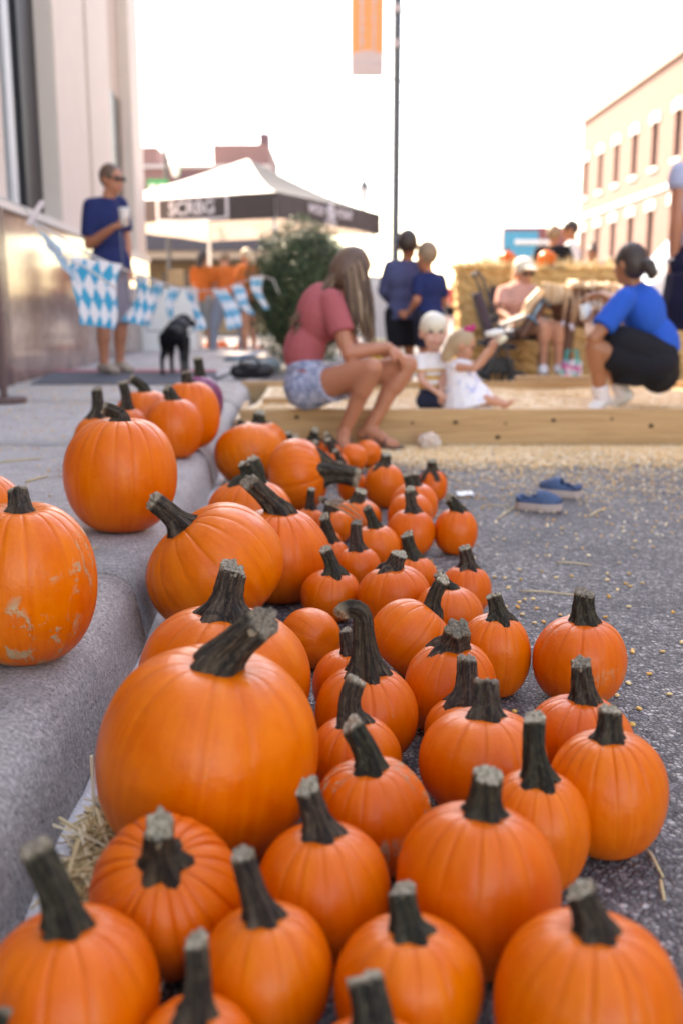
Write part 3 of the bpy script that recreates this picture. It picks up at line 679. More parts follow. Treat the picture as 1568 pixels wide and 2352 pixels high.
def kernel_proto(pr, n):
    # tooth shaped: broad rounded crown, narrow tip
    vs = []
    for x, w, h in pr:
        for k in range(n): a = 2*math.pi*k/n; vs.append((x, w*math.cos(a), h*math.sin(a)))
    fs = []
    for i in range(len(pr)-1):
        for k in range(n): fs.append((i*n+k, i*n+(k+1) % n, (i+1)*n+(k+1) % n, (i+1)*n+k))
    fs += [tuple(range(n-1, -1, -1)), tuple((len(pr)-1)*n+k for k in range(n))]
    return np.array(vs), fs
KV0, KF0 = kernel_proto([(-.0052, .0012, .0010), (-.0030, .0032, .0018), (.0010, .0043, .0023), (.0040, .0040, .0021), (.0052, .0022, .0013)], 8)
KV, KF = kernel_proto([(-.0054, .0014, .0010), (.0006, .0044, .0024), (.0052, .0028, .0015)], 5)
def scatter(name, P, zr, mat, sc=(.85, 1.15), tilt=.35, seed=1):
    r = np.random.RandomState(seed); N = len(P); nv = len(KV)
    yaw = r.uniform(0, 6.28, N); ti = r.normal(0, tilt, N); tj = r.normal(0, tilt, N); s = r.uniform(*sc, N)
    v = KV[None]*s[:, None, None]
    x, y, z = v[..., 0], v[..., 1], v[..., 2]
    y, z = y*np.cos(ti)[:, None]-z*np.sin(ti)[:, None], y*np.sin(ti)[:, None]+z*np.cos(ti)[:, None]
    x, z = x*np.cos(tj)[:, None]+z*np.sin(tj)[:, None], -x*np.sin(tj)[:, None]+z*np.cos(tj)[:, None]
    x, y = x*np.cos(yaw)[:, None]-y*np.sin(yaw)[:, None], x*np.sin(yaw)[:, None]+y*np.cos(yaw)[:, None]
    z = z-z.min(1, keepdims=True)
    co = np.stack([x+P[:, 0:1], y+P[:, 1:2], z+P[:, 2:3]], -1).reshape(-1, 3)
    li = []; ls = []; lt = []
    base = np.concatenate([np.array(f) for f in KF]); tot = np.array([len(f) for f in KF])
    li = (base[None]+np.arange(N)[:, None]*nv).ravel(); lt = np.tile(tot, N); ls = np.concatenate([[0], np.cumsum(lt)[:-1]])
    me = bpy.data.meshes.new(name); me.vertices.add(len(co)); me.vertices.foreach_set('co', co.astype(np.float32).ravel())
    me.loops.add(len(li)); me.loops.foreach_set('vertex_index', li.astype(np.int32))
    me.polygons.add(len(lt)); me.polygons.foreach_set('loop_start', ls.astype(np.int32)); me.polygons.foreach_set('loop_total', lt.astype(np.int32))
    me.polygons.foreach_set('use_smooth', np.ones(len(lt), dtype=bool)); me.update(calc_edges=True)
    o = link(name, me, mat); return o
rk = np.random.RandomState(3)
def inside_pumpkin(x, y, m=.9):
    for S in PS:
        if S['base'] == 0 and (x-S['c'].x)**2+(y-S['c'].y)**2 < (S['a']*m)**2: return True
    return False
pts = []
while len(pts) < 30000:
    y = rk.uniform(1.1, 5.08); x = rk.uniform(-.5, 2.6)
    dn = .004+.034*max(0, (y-1.6)/3.4)**1.6+.22*max(0, (y-3.2)/1.9)**2.0+2.4*max(0, (y-4.2)/.9)**1.5
    dn *= .35+1.3*(.5+.5*math.sin(x*3.1+1.2)*math.cos(y*2.3+x))
    if x > 2.0: dn *= .7
    if rk.uniform() < dn and x > kerbx(y)+.02 and not inside_pumpkin(x, y): pts.append((x, y, .001))
pts = sorted(pts, key=lambda p: p[1]); near = pts[:300]
scatter('corn_spill', np.array(pts[300:]), None, CORN, seed=4)
tag(bpy.data.objects['corn_spill'], 'thick spill of yellow corn kernels on the asphalt before the front board', 'corn', kind='stuff')
kproto = []
cr = np.random.RandomState(12)
CORN1 = [M('corn_skin_a', (.74, .42, .10), .4, .25, 300), M('corn_skin_b', (.80, .56, .24), .4, .25, 300), M('corn_skin_c', (.70, .33, .05), .4, .25, 300)]
for m_ in CORN1:
    kproto.append(mesh(KV0*1.05, KF0, True)); kproto[-1].materials.append(m_)
for (x, y, z) in near+[tuple(gnd(px, py)) for px, py in ((1452, 1500), (1520, 1500), (1441, 1572), (1490, 1551), (1393, 1320), (1450, 1496), (1285, 1415))]:
    o = bpy.data.objects.new('corn_kernel', kproto[cr.randint(3)]); COL.objects.link(o)
    o.location = (x, y, .0035); o.rotation_euler = (cr.normal(0, .3), cr.normal(0, .2), cr.uniform(0, 6.28))
    tag(o, 'loose yellow corn kernel on the bare asphalt near the pumpkins', 'corn kernel', 'single corn kernels scattered on the asphalt')
# kernels in the pit, a low heaped sheet below them
N = 24000
px = rk.uniform(-.5, 4.0, N); py = rk.uniform(5.16, 7.48, N)
hz = lambda x, y: .118+.018*np.sin(x*2.1+.5)*np.cos(y*1.9)+.012*np.sin(x*5+y*3)
scatter('corn_heap', np.stack([px, py, hz(px, py)], -1), None, CORN, seed=9, tilt=.6)
tag(bpy.data.objects['corn_heap'], 'heap of loose corn kernels filling the pit inside the boards', 'corn', kind='stuff')
gx, gy = np.meshgrid(np.linspace(-.545, 4.2, 90), np.linspace(5.152, 7.498, 46))
vs = np.stack([gx, gy, hz(gx, gy)+.001], -1).reshape(-1, 3); fs = [(j*90+i, j*90+i+1, (j+1)*90+i+1, (j+1)*90+i) for j in range(45) for i in range(89)]
def mat_cornbed():
    t = NT('corn_bed'); v = t.n('TexVoronoi'); t.l(t.co(), v.inputs['Vector']); v.inputs['Scale'].default_value = 110
    s = t.n('SeparateColor'); t.l(v.outputs['Color'], s.inputs[0])
    t.col(t.ramp(s.outputs[0], [(0, (.68, .38, .16)), (.5, (.84, .60, .34)), (1, (.88, .74, .54))])); t.bump(v.outputs['Distance'], 1., .006); t.rough(.5); return t.m
tag(link('corn_bed', mesh(vs, fs, True), mat_cornbed()), 'packed layer of corn under the loose kernels in the pit', 'corn', kind='stuff')
# corn and chaff on the sidewalk
sp = []
while len(sp) < 1500:
    y = rk.uniform(2.2, 7.6); x = kerbx(y)-rk.uniform(.09, 1.75)
    if rk.uniform() < .10+.9*max(0, (y-3.2)/4.4): sp.append((x, y, SW+.001))
scatter('corn_litter', np.array(sp), None, CORN, seed=5)
tag(bpy.data.objects['corn_litter'], 'sprinkle of corn kernels over the grey sidewalk slabs', 'corn', kind='stuff')
# straw packed in the gutter at the front left
mb = MB(); rs = random.Random(5)
for i in range(1500):
    y = rs.uniform(.62, 1.22); x = kerbx(y)+.045+abs(rs.gauss(0, .045)); L = rs.uniform(.02, .10); a = rs.uniform(0, 6.28); t_ = rs.gauss(0, .28)
    hgt = .006+rs.random()*.035*(1 if y < 1.2 else .4)
    d = V((math.cos(a)*math.cos(t_), math.sin(a)*math.cos(t_), math.sin(t_)))*L/2; c = V((x, y, hgt+abs(d.z)))
    if c.x-abs(d.x) < kerbx(y)-.0: c.x += abs(d.x)*.8
    mb.tube([c-d, c+V((0, 0, rs.gauss(0, .002))), c+d], rs.uniform(.0009, .0024), 4, flat=rs.uniform(.35, 1))
mb.tube([V((kerbx(1.16)+.046, 1.155, .012)), V((kerbx(1.16)+.046, 1.16, .07)), V((kerbx(1.16)+.045, 1.165, .125))], .0022, 6)
tag(mb.build('straw_litter', STRAWM), 'tangle of dry straw stalks in the gutter below the kerb', 'straw', kind='stuff')
# blue wrapper scrap half buried in the straw
wr = empty('wrapper', (kerbx(1.07)+.10, 1.07, .004), 'small blue and red wrapper scrap in the gutter straw', 'wrapper')
c0 = V((kerbx(1.07)+.10, 1.07, .03))
link('foil', mesh([c0+V(q) for q in ((-.012, -.008, -.012), (.012, -.010, -.006), (.014, .0, .018), (-.008, .004, .014), (.002, -.012, .004))], [(0, 1, 4), (1, 2, 4), (2, 3, 4), (3, 0, 4)]), M('blue_foil', (.03, .10, .45), .35), wr)
link('stripe', mesh([c0+V(q) for q in ((-.010, -.0125, -.010), (-.004, -.0135, -.008), (.003, -.0155, .005), (-.003, -.0138, .006))], [(0, 1, 2, 3)]), M('red_foil', (.55, .03, .05), .35), wr)
# single straws on open asphalt and sidewalk
def straw(p0, p1, r, label, z=0.):
    a = gnd(*p0, z+.003); b = gnd(*p1, z+.003); m = (a+b)/2+V((0, .004, .002))
    mb = MB(); mb.tube([a, (a+m)/2+V((0, 0, .0008)), m, b], [r*.8, r, r, r*.7], 6, flat=.6)
    tag(mb.build('straw_stalk', STRAWM, origin=a, smooth=True), label, 'straw', 'single straw stalks on the ground')
straw((1140, 1193), (1186, 1162), .0030, 'straw stalk slanting from the toe of the blue clog')
straw((1108, 1160), (1183, 1166), .0024, 'straw stalk lying level just left of the blue clogs')
straw((1277, 1292), (1357, 1298), .0030, 'single straw stalk on open asphalt below the clogs')
straw((1190, 1357), (1325, 1367), .0026, 'long thin straw stalk behind the outlying right pumpkin')
straw((1352, 1186), (1385, 1168), .0040, 'short pale straw stalk right of the blue clogs')
straw((1486, 1952), (1522, 2015), .0022, 'bent straw stalk beside the rightmost pumpkin')
straw((1516, 2020), (1525, 2068), .0022, 'short straw stalk at the right edge, lower of the two')
straw((0, 1062), (95, 1053), .0050, 'long straw lying across the sidewalk at the left', SW)
straw((60, 1107), (112, 1093), .0050, 'straw stalk on the sidewalk left of the big kerb pumpkin', SW)
straw((212, 1263), (227, 1257), .0022, 'tiny straw bit on the kerb by the scabbed pumpkin', SW)

# ------------------------------------------------------------------ clogs, crumpled paper
CLOGB = M('navy_foam', (.035, .075, .17), .6, .2, 40, .2, 300); CLOGS = M('taupe_sole', (.42, .33, .305), .8, .15, 50)
def clog(loc, rz, label, L=.158):
    root = empty('clog', loc, label, 'shoe', 'pair of blue clogs on the asphalt'); m = Matrix.Rotation(rz, 3, 'Z'); loc = V(loc)
    W = lambda s: .030*(.62+.55*math.sin(math.pi*min(1, max(0, s*.86+.13)))**1.1)*(1+.22*math.exp(-((s-.72)/.22)**2))*(1 if s < .9 else max(.25, 1-((s-.9)/.1)**2*.75))*(1 if s > .08 else .55+.45*(s/.08)**.5)
    n = 26
    # sole with tread notches
    vs = []; fs = []
    for i in range(n+1):
        s = i/n; x = (s-.5)*L; w = W(s)*1.06; lift = .006*max(0, (s-.8)/.2)**2
        for (q, z) in ((-1, .0+lift), (-1.07, .013+lift), (-1.05, .029), (1.05, .029), (1.07, .013+lift), (1, .0+lift)):
            nz = z+(.004 if (z < .005 and i % 3 == 0) else 0)
            vs.append(loc+m @ V((x, q*w, nz)))
    for i in range(n):
        for k in range(6): fs.append((i*6+k, i*6+(k+1) % 6, (i+1)*6+(k+1) % 6, (i+1)*6+k))
    fs += [tuple(range(6)), tuple(n*6+k for k in range(5, -1, -1))]
    me = mesh(vs, fs, False); bm = bmesh.new(); bm.from_mesh(me); bmesh.ops.recalc_face_normals(bm, faces=bm.faces); bm.to_mesh(me); bm.free()
    link('sole', me, CLOGS, root)
    # upper shell, open over the heel
    vs = []; fs = []; na = 18; idx = {}
    Hh = lambda s: .050*(1-.55*max(0, (s-.55)/.45)**1.7) if s > .46 else .046
    for i in range(n+1):
        s = i/n; w = W(s); h = Hh(s)
        for k in range(na+1):
            a = math.pi*k/na; y = -w*math.cos(a)*(1.0-.06*math.sin(a)); z = .023+h*math.sin(a)**.8
            x = (s-.5)*L
            idx[i, k] = len(vs); vs.append(V((x, y, z)))
    for i in range(n):
        s = (i+.5)/n
        for k in range(na):
            zmid = (vs[idx[i, k]].z+vs[idx[i, k+1]].z)/2-.023
            if s > .46 or zmid < .020+.010*abs(s-.23)/.23:
                fs.append((idx[i, k], idx[i+1, k], idx[i+1, k+1], idx[i, k+1]))
    me = mesh([loc+m @ v for v in vs], fs, True); bm = bmesh.new(); bm.from_mesh(me)
    bmesh.ops.delete(bm, geom=[v for v in bm.verts if not v.link_faces], context='VERTS')
    bmesh.ops.recalc_face_normals(bm, faces=bm.faces); bmesh.ops.solidify(bm, geom=list(bm.faces), thickness=.004)
    bm.to_mesh(me); bm.free(); me.polygons.foreach_set('use_smooth', [True]*len(me.polygons))
    up = link('upper', me, CLOGB, root)
    hb = MB()   # heel wall and strap
    hb.tube([loc+m @ V(((-.5)*L+.004+.010*abs(math.sin(q))*0+.018*(1-math.sin(q)), -W(.16)*math.cos(q), .040)) for q in [math.pi*j/10 for j in range(11)]], .0065, 8, flat=1.5)
    hb.build('heel_strap', CLOGB, root, smooth=True)
    hl = MB()
    for (s, k) in ((.62, 7), (.62, 11), (.70, 9), (.70, 5), (.70, 13), (.79, 7), (.79, 11), (.87, 9)):
        i = int(s*n); c = vs[idx[i, k]]; hl.ell(loc+m @ (c+V((0, 0, .001))), (V((.0032, 0, 0)), V((0, .0032, 0)), V((0, 0, .0016))), 8, 4)
    hl.build('vent_hole', BLACK, up, smooth=True)
clog(gnd(1236, 1172), R(-22), 'front blue clog with taupe sole, toe pointing right')
clog(gnd(1284, 1140), R(152), 'rear blue clog with taupe sole, heel to the right behind the other')
rs = random.Random(11); pc = gnd(978, 1022); pc.y = 4.98
bm = bmesh.new(); bmesh.ops.create_icosphere(bm, subdivisions=3, radius=1)
for v in bm.verts:
    r_ = 1+rs.uniform(-.16, .16)+.2*math.sin(v.co.x*5+1)*math.cos(v.co.z*6); v.co = V((v.co.x*.052*r_, v.co.y*.035*r_, max(-.036, v.co.z*.040*r_)+.037))
me = bpy.data.meshes.new('paper'); bm.to_mesh(me); bm.free(); me.transform(Matrix.Translation((pc.x, pc.y, .001)))
pr = empty('crumpled_paper', (pc.x, pc.y, 0), 'crumpled pale paper lying against the front board', 'paper'); link('wad', me, M('pale_paper', (.62, .50, .42), .7, .15, 30, .3, 80), pr)
link('flap', mesh([(pc.x+.02, pc.y-.03, .03), (pc.x+.06, pc.y-.035, .022), (pc.x+.058, pc.y-.02, .05), (pc.x+.025, pc.y-.01, .062)], [(0, 1, 2, 3)]), M('pale_paper', ()), pr)

# ------------------------------------------------------------------ people
def blob(name, prims, voxel, mat, parent, smooth=4, cuts=()):
    mb = MB()
    for p in prims:
        if p[0] == 'e': mb.ell(p[1], p[2], 16, 10)
        else:
            _, a, ra, b, rb_ = p[:5]; a, b = V(a), V(b); n = 14; t = b-a; L = t.length
            if p[0] == 'c':
                pts = []; rad = []; tn = t.normalized() if L > 1e-6 else V((0, 0, 1))
                for q in (90, 66, 42, 18): pts.append(a-tn*ra*math.sin(R(q))); rad.append(max(ra*math.cos(R(q)), 1e-4))
                pts += [a.lerp(b, .33), a.lerp(b, .66)]; rad += [ra+(rb_-ra)*.33, ra+(rb_-ra)*.66]
                for q in (18, 42, 66, 90): pts.append(b+tn*rb_*math.sin(R(q))); rad.append(max(rb_*math.cos(R(q)), 1e-4))
                mb.tube(pts, rad, n)
            else: mb.tube([a, a.lerp(b, .5), b], [ra, (ra+rb_)/2, rb_], n)
    me = mesh(mb.v, mb.f); o = bpy.data.objects.new('tmp', me); COL.objects.link(o)
    bmx = bmesh.new(); bmx.from_mesh(me); bmesh.ops.recalc_face_normals(bmx, faces=bmx.faces); bmx.to_mesh(me); bmx.free()
    md = o.modifiers.new('r', 'REMESH'); md.mode = 'VOXEL'; md.voxel_size = voxel; md.use_smooth_shade = True
    if smooth: ms = o.modifiers.new('s', 'SMOOTH'); ms.factor = .5; ms.iterations = smooth
    dg = bpy.context.evaluated_depsgraph_get(); dg.update()
    nm = bpy.data.meshes.new_from_object(o.evaluated_get(dg)); bpy.data.objects.remove(o); bpy.data.meshes.remove(me)
    for (pt, no) in cuts:
        bmx = bmesh.new(); bmx.from_mesh(nm); bmesh.ops.bisect_plane(bmx, geom=bmx.verts[:]+bmx.edges[:]+bmx.faces[:], plane_co=pt, plane_no=no, clear_outer=True); bmx.to_mesh(nm); bmx.free()
    nm.polygons.foreach_set('use_smooth', [True]*len(nm.polygons))
    return link(name, nm, mat, parent)
def ax3(f, u):
    f = V(f).normalized(); u = V(u); u = (u-f*u.dot(f)).normalized(); r = f.cross(u); return r, f, u      # right, forward, up
def hand(pr, w, d, nrm, s, curl=.6, thumb=None):
    """palm, four unequal bent fingers, thumb from the side of the palm"""
    d = V(d).normalized(); nrm = V(nrm); nrm = (nrm-d*nrm.dot(d)).normalized(); sd = d.cross(nrm)
    pc_ = w+d*.045*s; pr.append(('e', pc_, (sd*.040*s, d*.050*s, nrm*.017*s)))
    for i, (o_, L) in enumerate(((-.030, .062), (-.010, .074), (.010, .070), (.029, .054))):
        b = w+d*.082*s+sd*o_*s; a1 = curl*.8; a2 = curl*1.7
        m1 = b+(d*math.cos(a1)+nrm*math.sin(a1))*L*.5*s; e1 = m1+(d*math.cos(a2)+nrm*math.sin(a2))*L*.5*s
        pr += [('c', b-d*.012*s, .0095*s, m1, .0088*s), ('c', m1, .0088*s, e1, .0075*s)]
    td = thumb or -1; b = w+d*.028*s+sd*td*.034*s; m1 = b+(d*.7+sd*td*.6+nrm*.35).normalized()*.034*s; e1 = m1+(d*.9+nrm*.5).normalized()*.028*s
    pr += [('c', b, .012*s, m1, .0105*s), ('c', m1, .0105*s, e1, .0085*s)]
def lerp(a, b, t): return V(a).lerp(V(b), t)
def person(label, J, s, skn, shirt=None, pants=None, hair=None, shoes=None, socks=None, vox=.010, fem=0., group=None, base=None, hs=1., face=True, eyes=None, plump=1.):
    ctr = (J['aL']+J['aR'])/2; z0 = base if base is not None else min(J['aL'].z, J['aR'].z)-.07*s
    root = empty('person', (ctr.x, ctr.y, z0), label, 'person', group)
    rt = (J['sR']-J['sL']).normalized(); sp = (J['che']-J['pel']).normalized(); rt = (rt-sp*rt.dot(sp)).normalized(); fr = sp.cross(rt)
    if fr.dot(J.get('front', fr)) < 0: fr = -fr
    pr = []; w = plump
    J.setdefault('hL', J['pel']-rt*.085*s); J.setdefault('hR', J['pel']+rt*.085*s)
    wai = J.get('wai', lerp(J['pel'], J['che'], .5))
    E_ = lambda c, a, b, d, up=sp: ('e', c, (rt*a*s*w, fr*b*s*w, up*d*s))
    tor = [E_(J['pel'], .165+.01*fem, .118, .13), E_(wai, .135-.012*fem, .102, .15), E_(J['che'], .158-.012*fem, .112, .16), ('c', lerp(J['sL'], J['sR'], .12), .058*s, lerp(J['sL'], J['sR'], .88), .058*s)]
    if fem: tor.append(E_(lerp(J['che'], wai, .25)+fr*.06*s, .12, .07, .075))
    pr += tor
    pr.append(('c', J['nek'], .052*s, J['hd']-V((0, 0, .05*s*hs)), .048*s))
    r_, f_, u_ = ax3(J['fd'], J.get('hu', V((0, 0, 1)))); hd = J['hd']; k = s*hs
    pr += [('e', hd+u_*.018*k-f_*.008*k, (r_*.076*k, f_*.097*k, u_*.098*k)), ('e', hd-u_*.045*k+f_*.022*k, (r_*.058*k, f_*.068*k, u_*.072*k)),
           ('c', hd+f_*(.086 if hs < 1.5 else .078)*k-u_*.010*k, .009*k, hd+f_*(.106 if hs < 1.5 else .092)*k-u_*.030*k, .013*k if hs < 1.5 else .010*k), ('e', hd-u_*(.098 if hs < 1.5 else .088)*k+f_*.062*k, (r_*.022*k, f_*.02*k, u_*.018*k)),
           ('e', hd+u_*.022*k+f_*.080*k, (r_*.052*k, f_*.012*k, u_*.010*k)), ('e', hd-u_*.062*k+f_*.086*k, (r_*.026*k, f_*.010*k, u_*.012*k))]
    if hs > 1.5: pr += [('e', hd-u_*.040*k+f_*.050*k+r_*q*.034*k, (r_*.034*k, f_*.036*k, u_*.034*k)) for q in (-1, 1)]
    for q in (-1, 1): pr.append(('e', hd+r_*q*.080*k-u_*.012*k-f_*.006*k, (r_*.010*k, f_*.020*k, u_*.032*k)))
    for S_ in 'LR':
        sh, el, wr = J['s'+S_], J['e'+S_], J['w'+S_]
        pr += [('c', sh, .052*s*w, el, .040*s*w), ('c', el, .042*s*w, lerp(el, wr, .3), .042*s*w), ('c', lerp(el, wr, .3), .042*s*w, wr, .027*s*w)]
        hdv = J.get('d'+S_, wr-el); hand(pr, wr, hdv, J.get('n'+S_, fr-V((0, 0, .2))), s*(1.05 if w <= 1 else 1.1), J.get('curl'+S_, .55), -1 if S_ == 'R' else 1)
        hp, kn_, an, toe = J['h'+S_], J['k'+S_], J['a'+S_], J['t'+S_]
        pr += [('c', hp, .092*s*w, lerp(hp, kn_, .5), .080*s*w), ('c', lerp(hp, kn_, .5), .080*s*w, kn_, .057*s*w), ('c', kn_, .056*s*w, lerp(kn_, an, .32), .056*s*w), ('c', lerp(kn_, an, .32)-(toe-an).normalized()*.012*s, .054*s*w, lerp(kn_, an, .7), .040*s*w), ('c', lerp(kn_, an, .7), .040*s*w, an, .036*s*w)]
        fd_ = (toe-an); dn = V((0, 0, 1)); heel = an-fd_.normalized()*.035*s-V((0, 0, .035*s))
        pr += [('c', heel, .032*s, toe, .026*s), ('c', an, .036*s, lerp(an, toe, .55), .034*s)]
        pr.append(('e', lerp(heel, toe, .82), (fd_.normalized()*.055*s, fd_.cross(V((0, 0, 1))).normalized()*.042*s, V((0, 0, .022*s)))))
    body = blob('body', pr, vox, skn, root)
    infl = .014*s
    def inf(p, q):
        if p[0] == 'e': return ('e', p[1], tuple(V(a)*(1+q/V(a).length) for a in p[2]))
        return (p[0], p[1], p[2]+q, p[3], p[4]+q)
    if shirt:
        mt, sl, low = shirt; q = [inf(p, infl) for p in tor]
        hem = J['pel']+sp*(-low*s); q.append(E_(J['pel']-sp*.03*s, .172+infl/s, .128+infl/s, .19+low))
        for S_ in 'LR':
            sh, el, wr = J['s'+S_], J['e'+S_], J['w'+S_]
            if sl > 0:
                q.append(('c', sh, .060*s*w+infl*.6, lerp(sh, el, min(1, sl)*.5), .058*s*w+infl)); q.append(('k', lerp(sh, el, min(1, sl)*.45), .058*s*w+infl, lerp(sh, el, min(1, sl)), .056*s*w+infl))
            if sl > 1: q += [('c', el, .050*s*w+infl*.6, lerp(el, wr, (sl-1)*.5), .048*s*w+infl*.6), ('k', lerp(el, wr, (sl-1)*.5), .048*s*w+infl*.6, lerp(el, wr, sl-1), .038*s*w+infl*.5)]
        q.append(('k', lerp(J['che'], J['nek'], .55), .10*s, J['nek']-V((0, 0, .012*s)), .062*s))
        blob('shirt', q, vox, mt, root, 5, [(hem, -sp)])
    if pants:
        mt, ln, = pants; q = [inf(tor[0], infl*.3), inf(E_(lerp(J['pel'], wai, .5), .145, .108, .10), -infl*.1)]
        for S_ in 'LR':
            hp, kn_, an = J['h'+S_], J['k'+S_], J['a'+S_]
            t1 = min(1, ln); q += [('c', hp, .098*s*w+infl, lerp(hp, kn_, t1*.5), .090*s*w+infl), ('k', lerp(hp, kn_, t1*.4), .092*s*w+infl, lerp(hp, kn_, t1), (.092-.022*t1)*s*w+infl*1.3)]
            if ln > 1: q += [('c', kn_, .062*s*w+infl*.6, lerp(kn_, an, (ln-1)*.5), .060*s*w+infl*.5), ('k', lerp(kn_, an, (ln-1)*.5), .060*s*w+infl*.5, lerp(kn_, an, ln-1), .052*s*w+infl*.5)]
        blob('trousers' if ln > 1 else 'shorts', q, vox, mt, root, 4)
    for S_ in 'LR':
        an, toe, kn_ = J['a'+S_], J['t'+S_], J['k'+S_]; fd_ = (toe-an).normalized()
        if shoes:
            heel = an-fd_*.045*s-V((0, 0, .042*s)); q = [('c', heel, .040*s, toe-V((0, 0, .004)), .033*s), ('c', an-V((0, 0, .022*s)), .046*s, lerp(an, toe, .6), .036*s), ('e', lerp(heel, toe, .8), (fd_*.07*s, fd_.cross(V((0, 0, 1))).normalized()*.050*s, V((0, 0, .034*s))))]
            blob('shoe', q, vox, shoes, root, 3)
        if socks: blob('sock', [('k', lerp(an, kn_, .26), .050*s, lerp(an, kn_, -.1), .045*s)], vox, socks, root, 2)
    if hair:
        mt, st_ = hair
        q = [('e', hd+u_*.026*k-f_*.016*k, (r_*.083*k, f_*.098*k, u_*.100*k))]
        if st_ != 'buzz': q.append(('e', hd+u_*(.02 if st_ in ('short', 'mop') else 0)*k-f_*.036*k, (r_*.083*k, f_*.074*k, u_*(.080 if st_ in ('short', 'mop') else .098)*k)))
        if st_ == 'bun': q += [('e', hd-f_*.125*k-u_*.028*k, (r_*.045*k, f_*.050*k, u_*.045*k)), ('e', hd-f_*.150*k-u_*.060*k, (r_*.030*k, f_*.036*k, u_*.050*k))]
        if st_ == 'topbun': q += [('e', hd-f_*.05*k+u_*.135*k, (r_*.035*k, f_*.035*k, u_*.045*k))]
        if st_ in ('mid', 'long'): q += [('c', hd-f_*.07*k, .065*k, hd-f_*.085*k-u_*.13*k, .05*k)]
        if st_ == 'mop': q += [('e', hd+u_*.045*k+f_*.012*k, (r_*.088*k, f_*.098*k, u_*.075*k))]
        blob('hair', q, min(vox, .009), mt, root, 4)
    if face:
        for q in (-1, 1):
            e = hd+r_*q*.033*k+f_*.082*k+u_*.002*k
            MB().ell(e+f_*.004*k, (r_*.014*k, f_*.009*k, u_*.010*k), 8, 5).build('eye', eyes or M('dark_eye', (.03, .022, .02), .25), root, smooth=True)
            MB().ell(e+u_*.022*k+f_*.004*k, (r_*.020*k, f_*.006*k, u_*.004*k), 8, 5).build('brow', M('brow_hair', (.22, .13, .08), .9), root, smooth=True)
        MB().ell(hd+f_*.094*k-u_*.062*k, (r_*.023*k, f_*.006*k, u_*.008*k), 10, 6).build('mouth', M('lips', (.50, .17, .14), .5), root, smooth=True)
    J['_ax'] = (r_, f_, u_); J['_root'] = root; J['_k'] = k
    return root
def shades(J, mat=None):
    r_, f_, u_ = J['_ax']; k = J['_k']; hd = J['hd']; g = MB()
    for q in (-1, 1):
        g.ell(hd+r_*q*.034*k+f_*.096*k+u_*.002*k, (r_*.030*k, f_*.008*k, u_*.020*k), 12, 6); g.tube([hd+r_*q*.064*k+f_*.092*k+u_*.006*k, hd+r_*q*.086*k+f_*.01*k+u_*.004*k], .004*k, 6)
    g.tube([hd-r_*.02*k+f_*.104*k+u_*.006*k, hd+r_*.02*k+f_*.104*k+u_*.006*k], .004*k, 6)
    g.build('sunglasses', BLACK, J['_root'], smooth=True)
SK1 = skin('tan_skin', (.47, .185, .105)); SK2 = skin('fair_skin', (.55, .26, .165)); SK3 = skin('warm_skin', (.37, .145, .070)); SK4 = skin('pink_fair_skin', (.62, .33, .25))
def hairmat(name, a, b):
    t = NT(name); f = t.noise(t.mapping(t.co(), (70, 70, 9)), 1., 4, .7); t.col(t.mix(f, a, b)); t.rough(.5); t.bump(f, .6, .006); return t.m
BRH = hairmat('brown_hair', (.055, .030, .020), (.19, .105, .065)); DKH = hairmat('dark_hair', (.018, .012, .010), (.07, .042, .032)); BLH = hairmat('blond_hair', (.50, .34, .19), (.78, .62, .42)); WBH = hairmat('white_blond_hair', (.66, .58, .46), (.82, .77, .66)); SBH = hairmat('sandy_hair', (.20, .125, .080), (.36, .25, .16))
# --- girl in the pink shirt, seated on the front board, facing right and away
Jg = dict(pel=atY(702, 884, 5.10), wai=atY(700, 800, 5.10), che=atY(733, 722, 5.10), nek=atY(782, 668, 5.10), hd=atY(808, 622, 5.10), fd=V((.80, .52, -.28)), hu=V((.25, .1, 1)), front=V((1, 0, 0)),
          sR=atY(762, 692, 4.99), eR=atY(800, 812, 4.90), wR=atY(890, 796, 4.92), dR=V((.75, .1, -.55)), nR=V((0, .5, -1)), curlR=.7,
          sL=atY(752, 688, 5.24), eL=atY(815, 800, 5.28), wL=atY(884, 806, 5.10), dL=V((.5, -.3, -.75)), nL=V((-.4, -.6, -.3)), curlL=.6,
          hR=atY(708, 897, 5.02), kR=atY(852, 846, 4.80), aR=atY(790, 992, 4.90), tR=atY(786, 1026, 4.78),
          hL=atY(712, 893, 5.18), kL=atY(934, 838, 5.00), aL=atY(843, 988, 5.00), tL=atY(905, 1021, 4.94))
PINK = cloth('rose_jersey', (.42, .105, .115)); 
def mat_denim():
    t = NT('washed_denim'); f = t.noise(t.co(), 26, 5, .75); t.col(t.ramp(f, [(.32, (.10, .14, .27)), (.5, (.30, .34, .48)), (.66, (.56, .58, .70))])); t.rough(.9); t.bump(t.noise(t.co(), 500, 2), .3, .004); return t.m
person('girl in rose t-shirt and cut-off denim shorts sitting on the front board', Jg, .93, SK1, (PINK, .62, -.075), (mat_denim(), .36), None, None, vox=.008, fem=.8, face=False, base=0)
rg = Jg['_root']; r_, f_, u_ = Jg['_ax']; k = Jg['_k']; hd = Jg['hd']
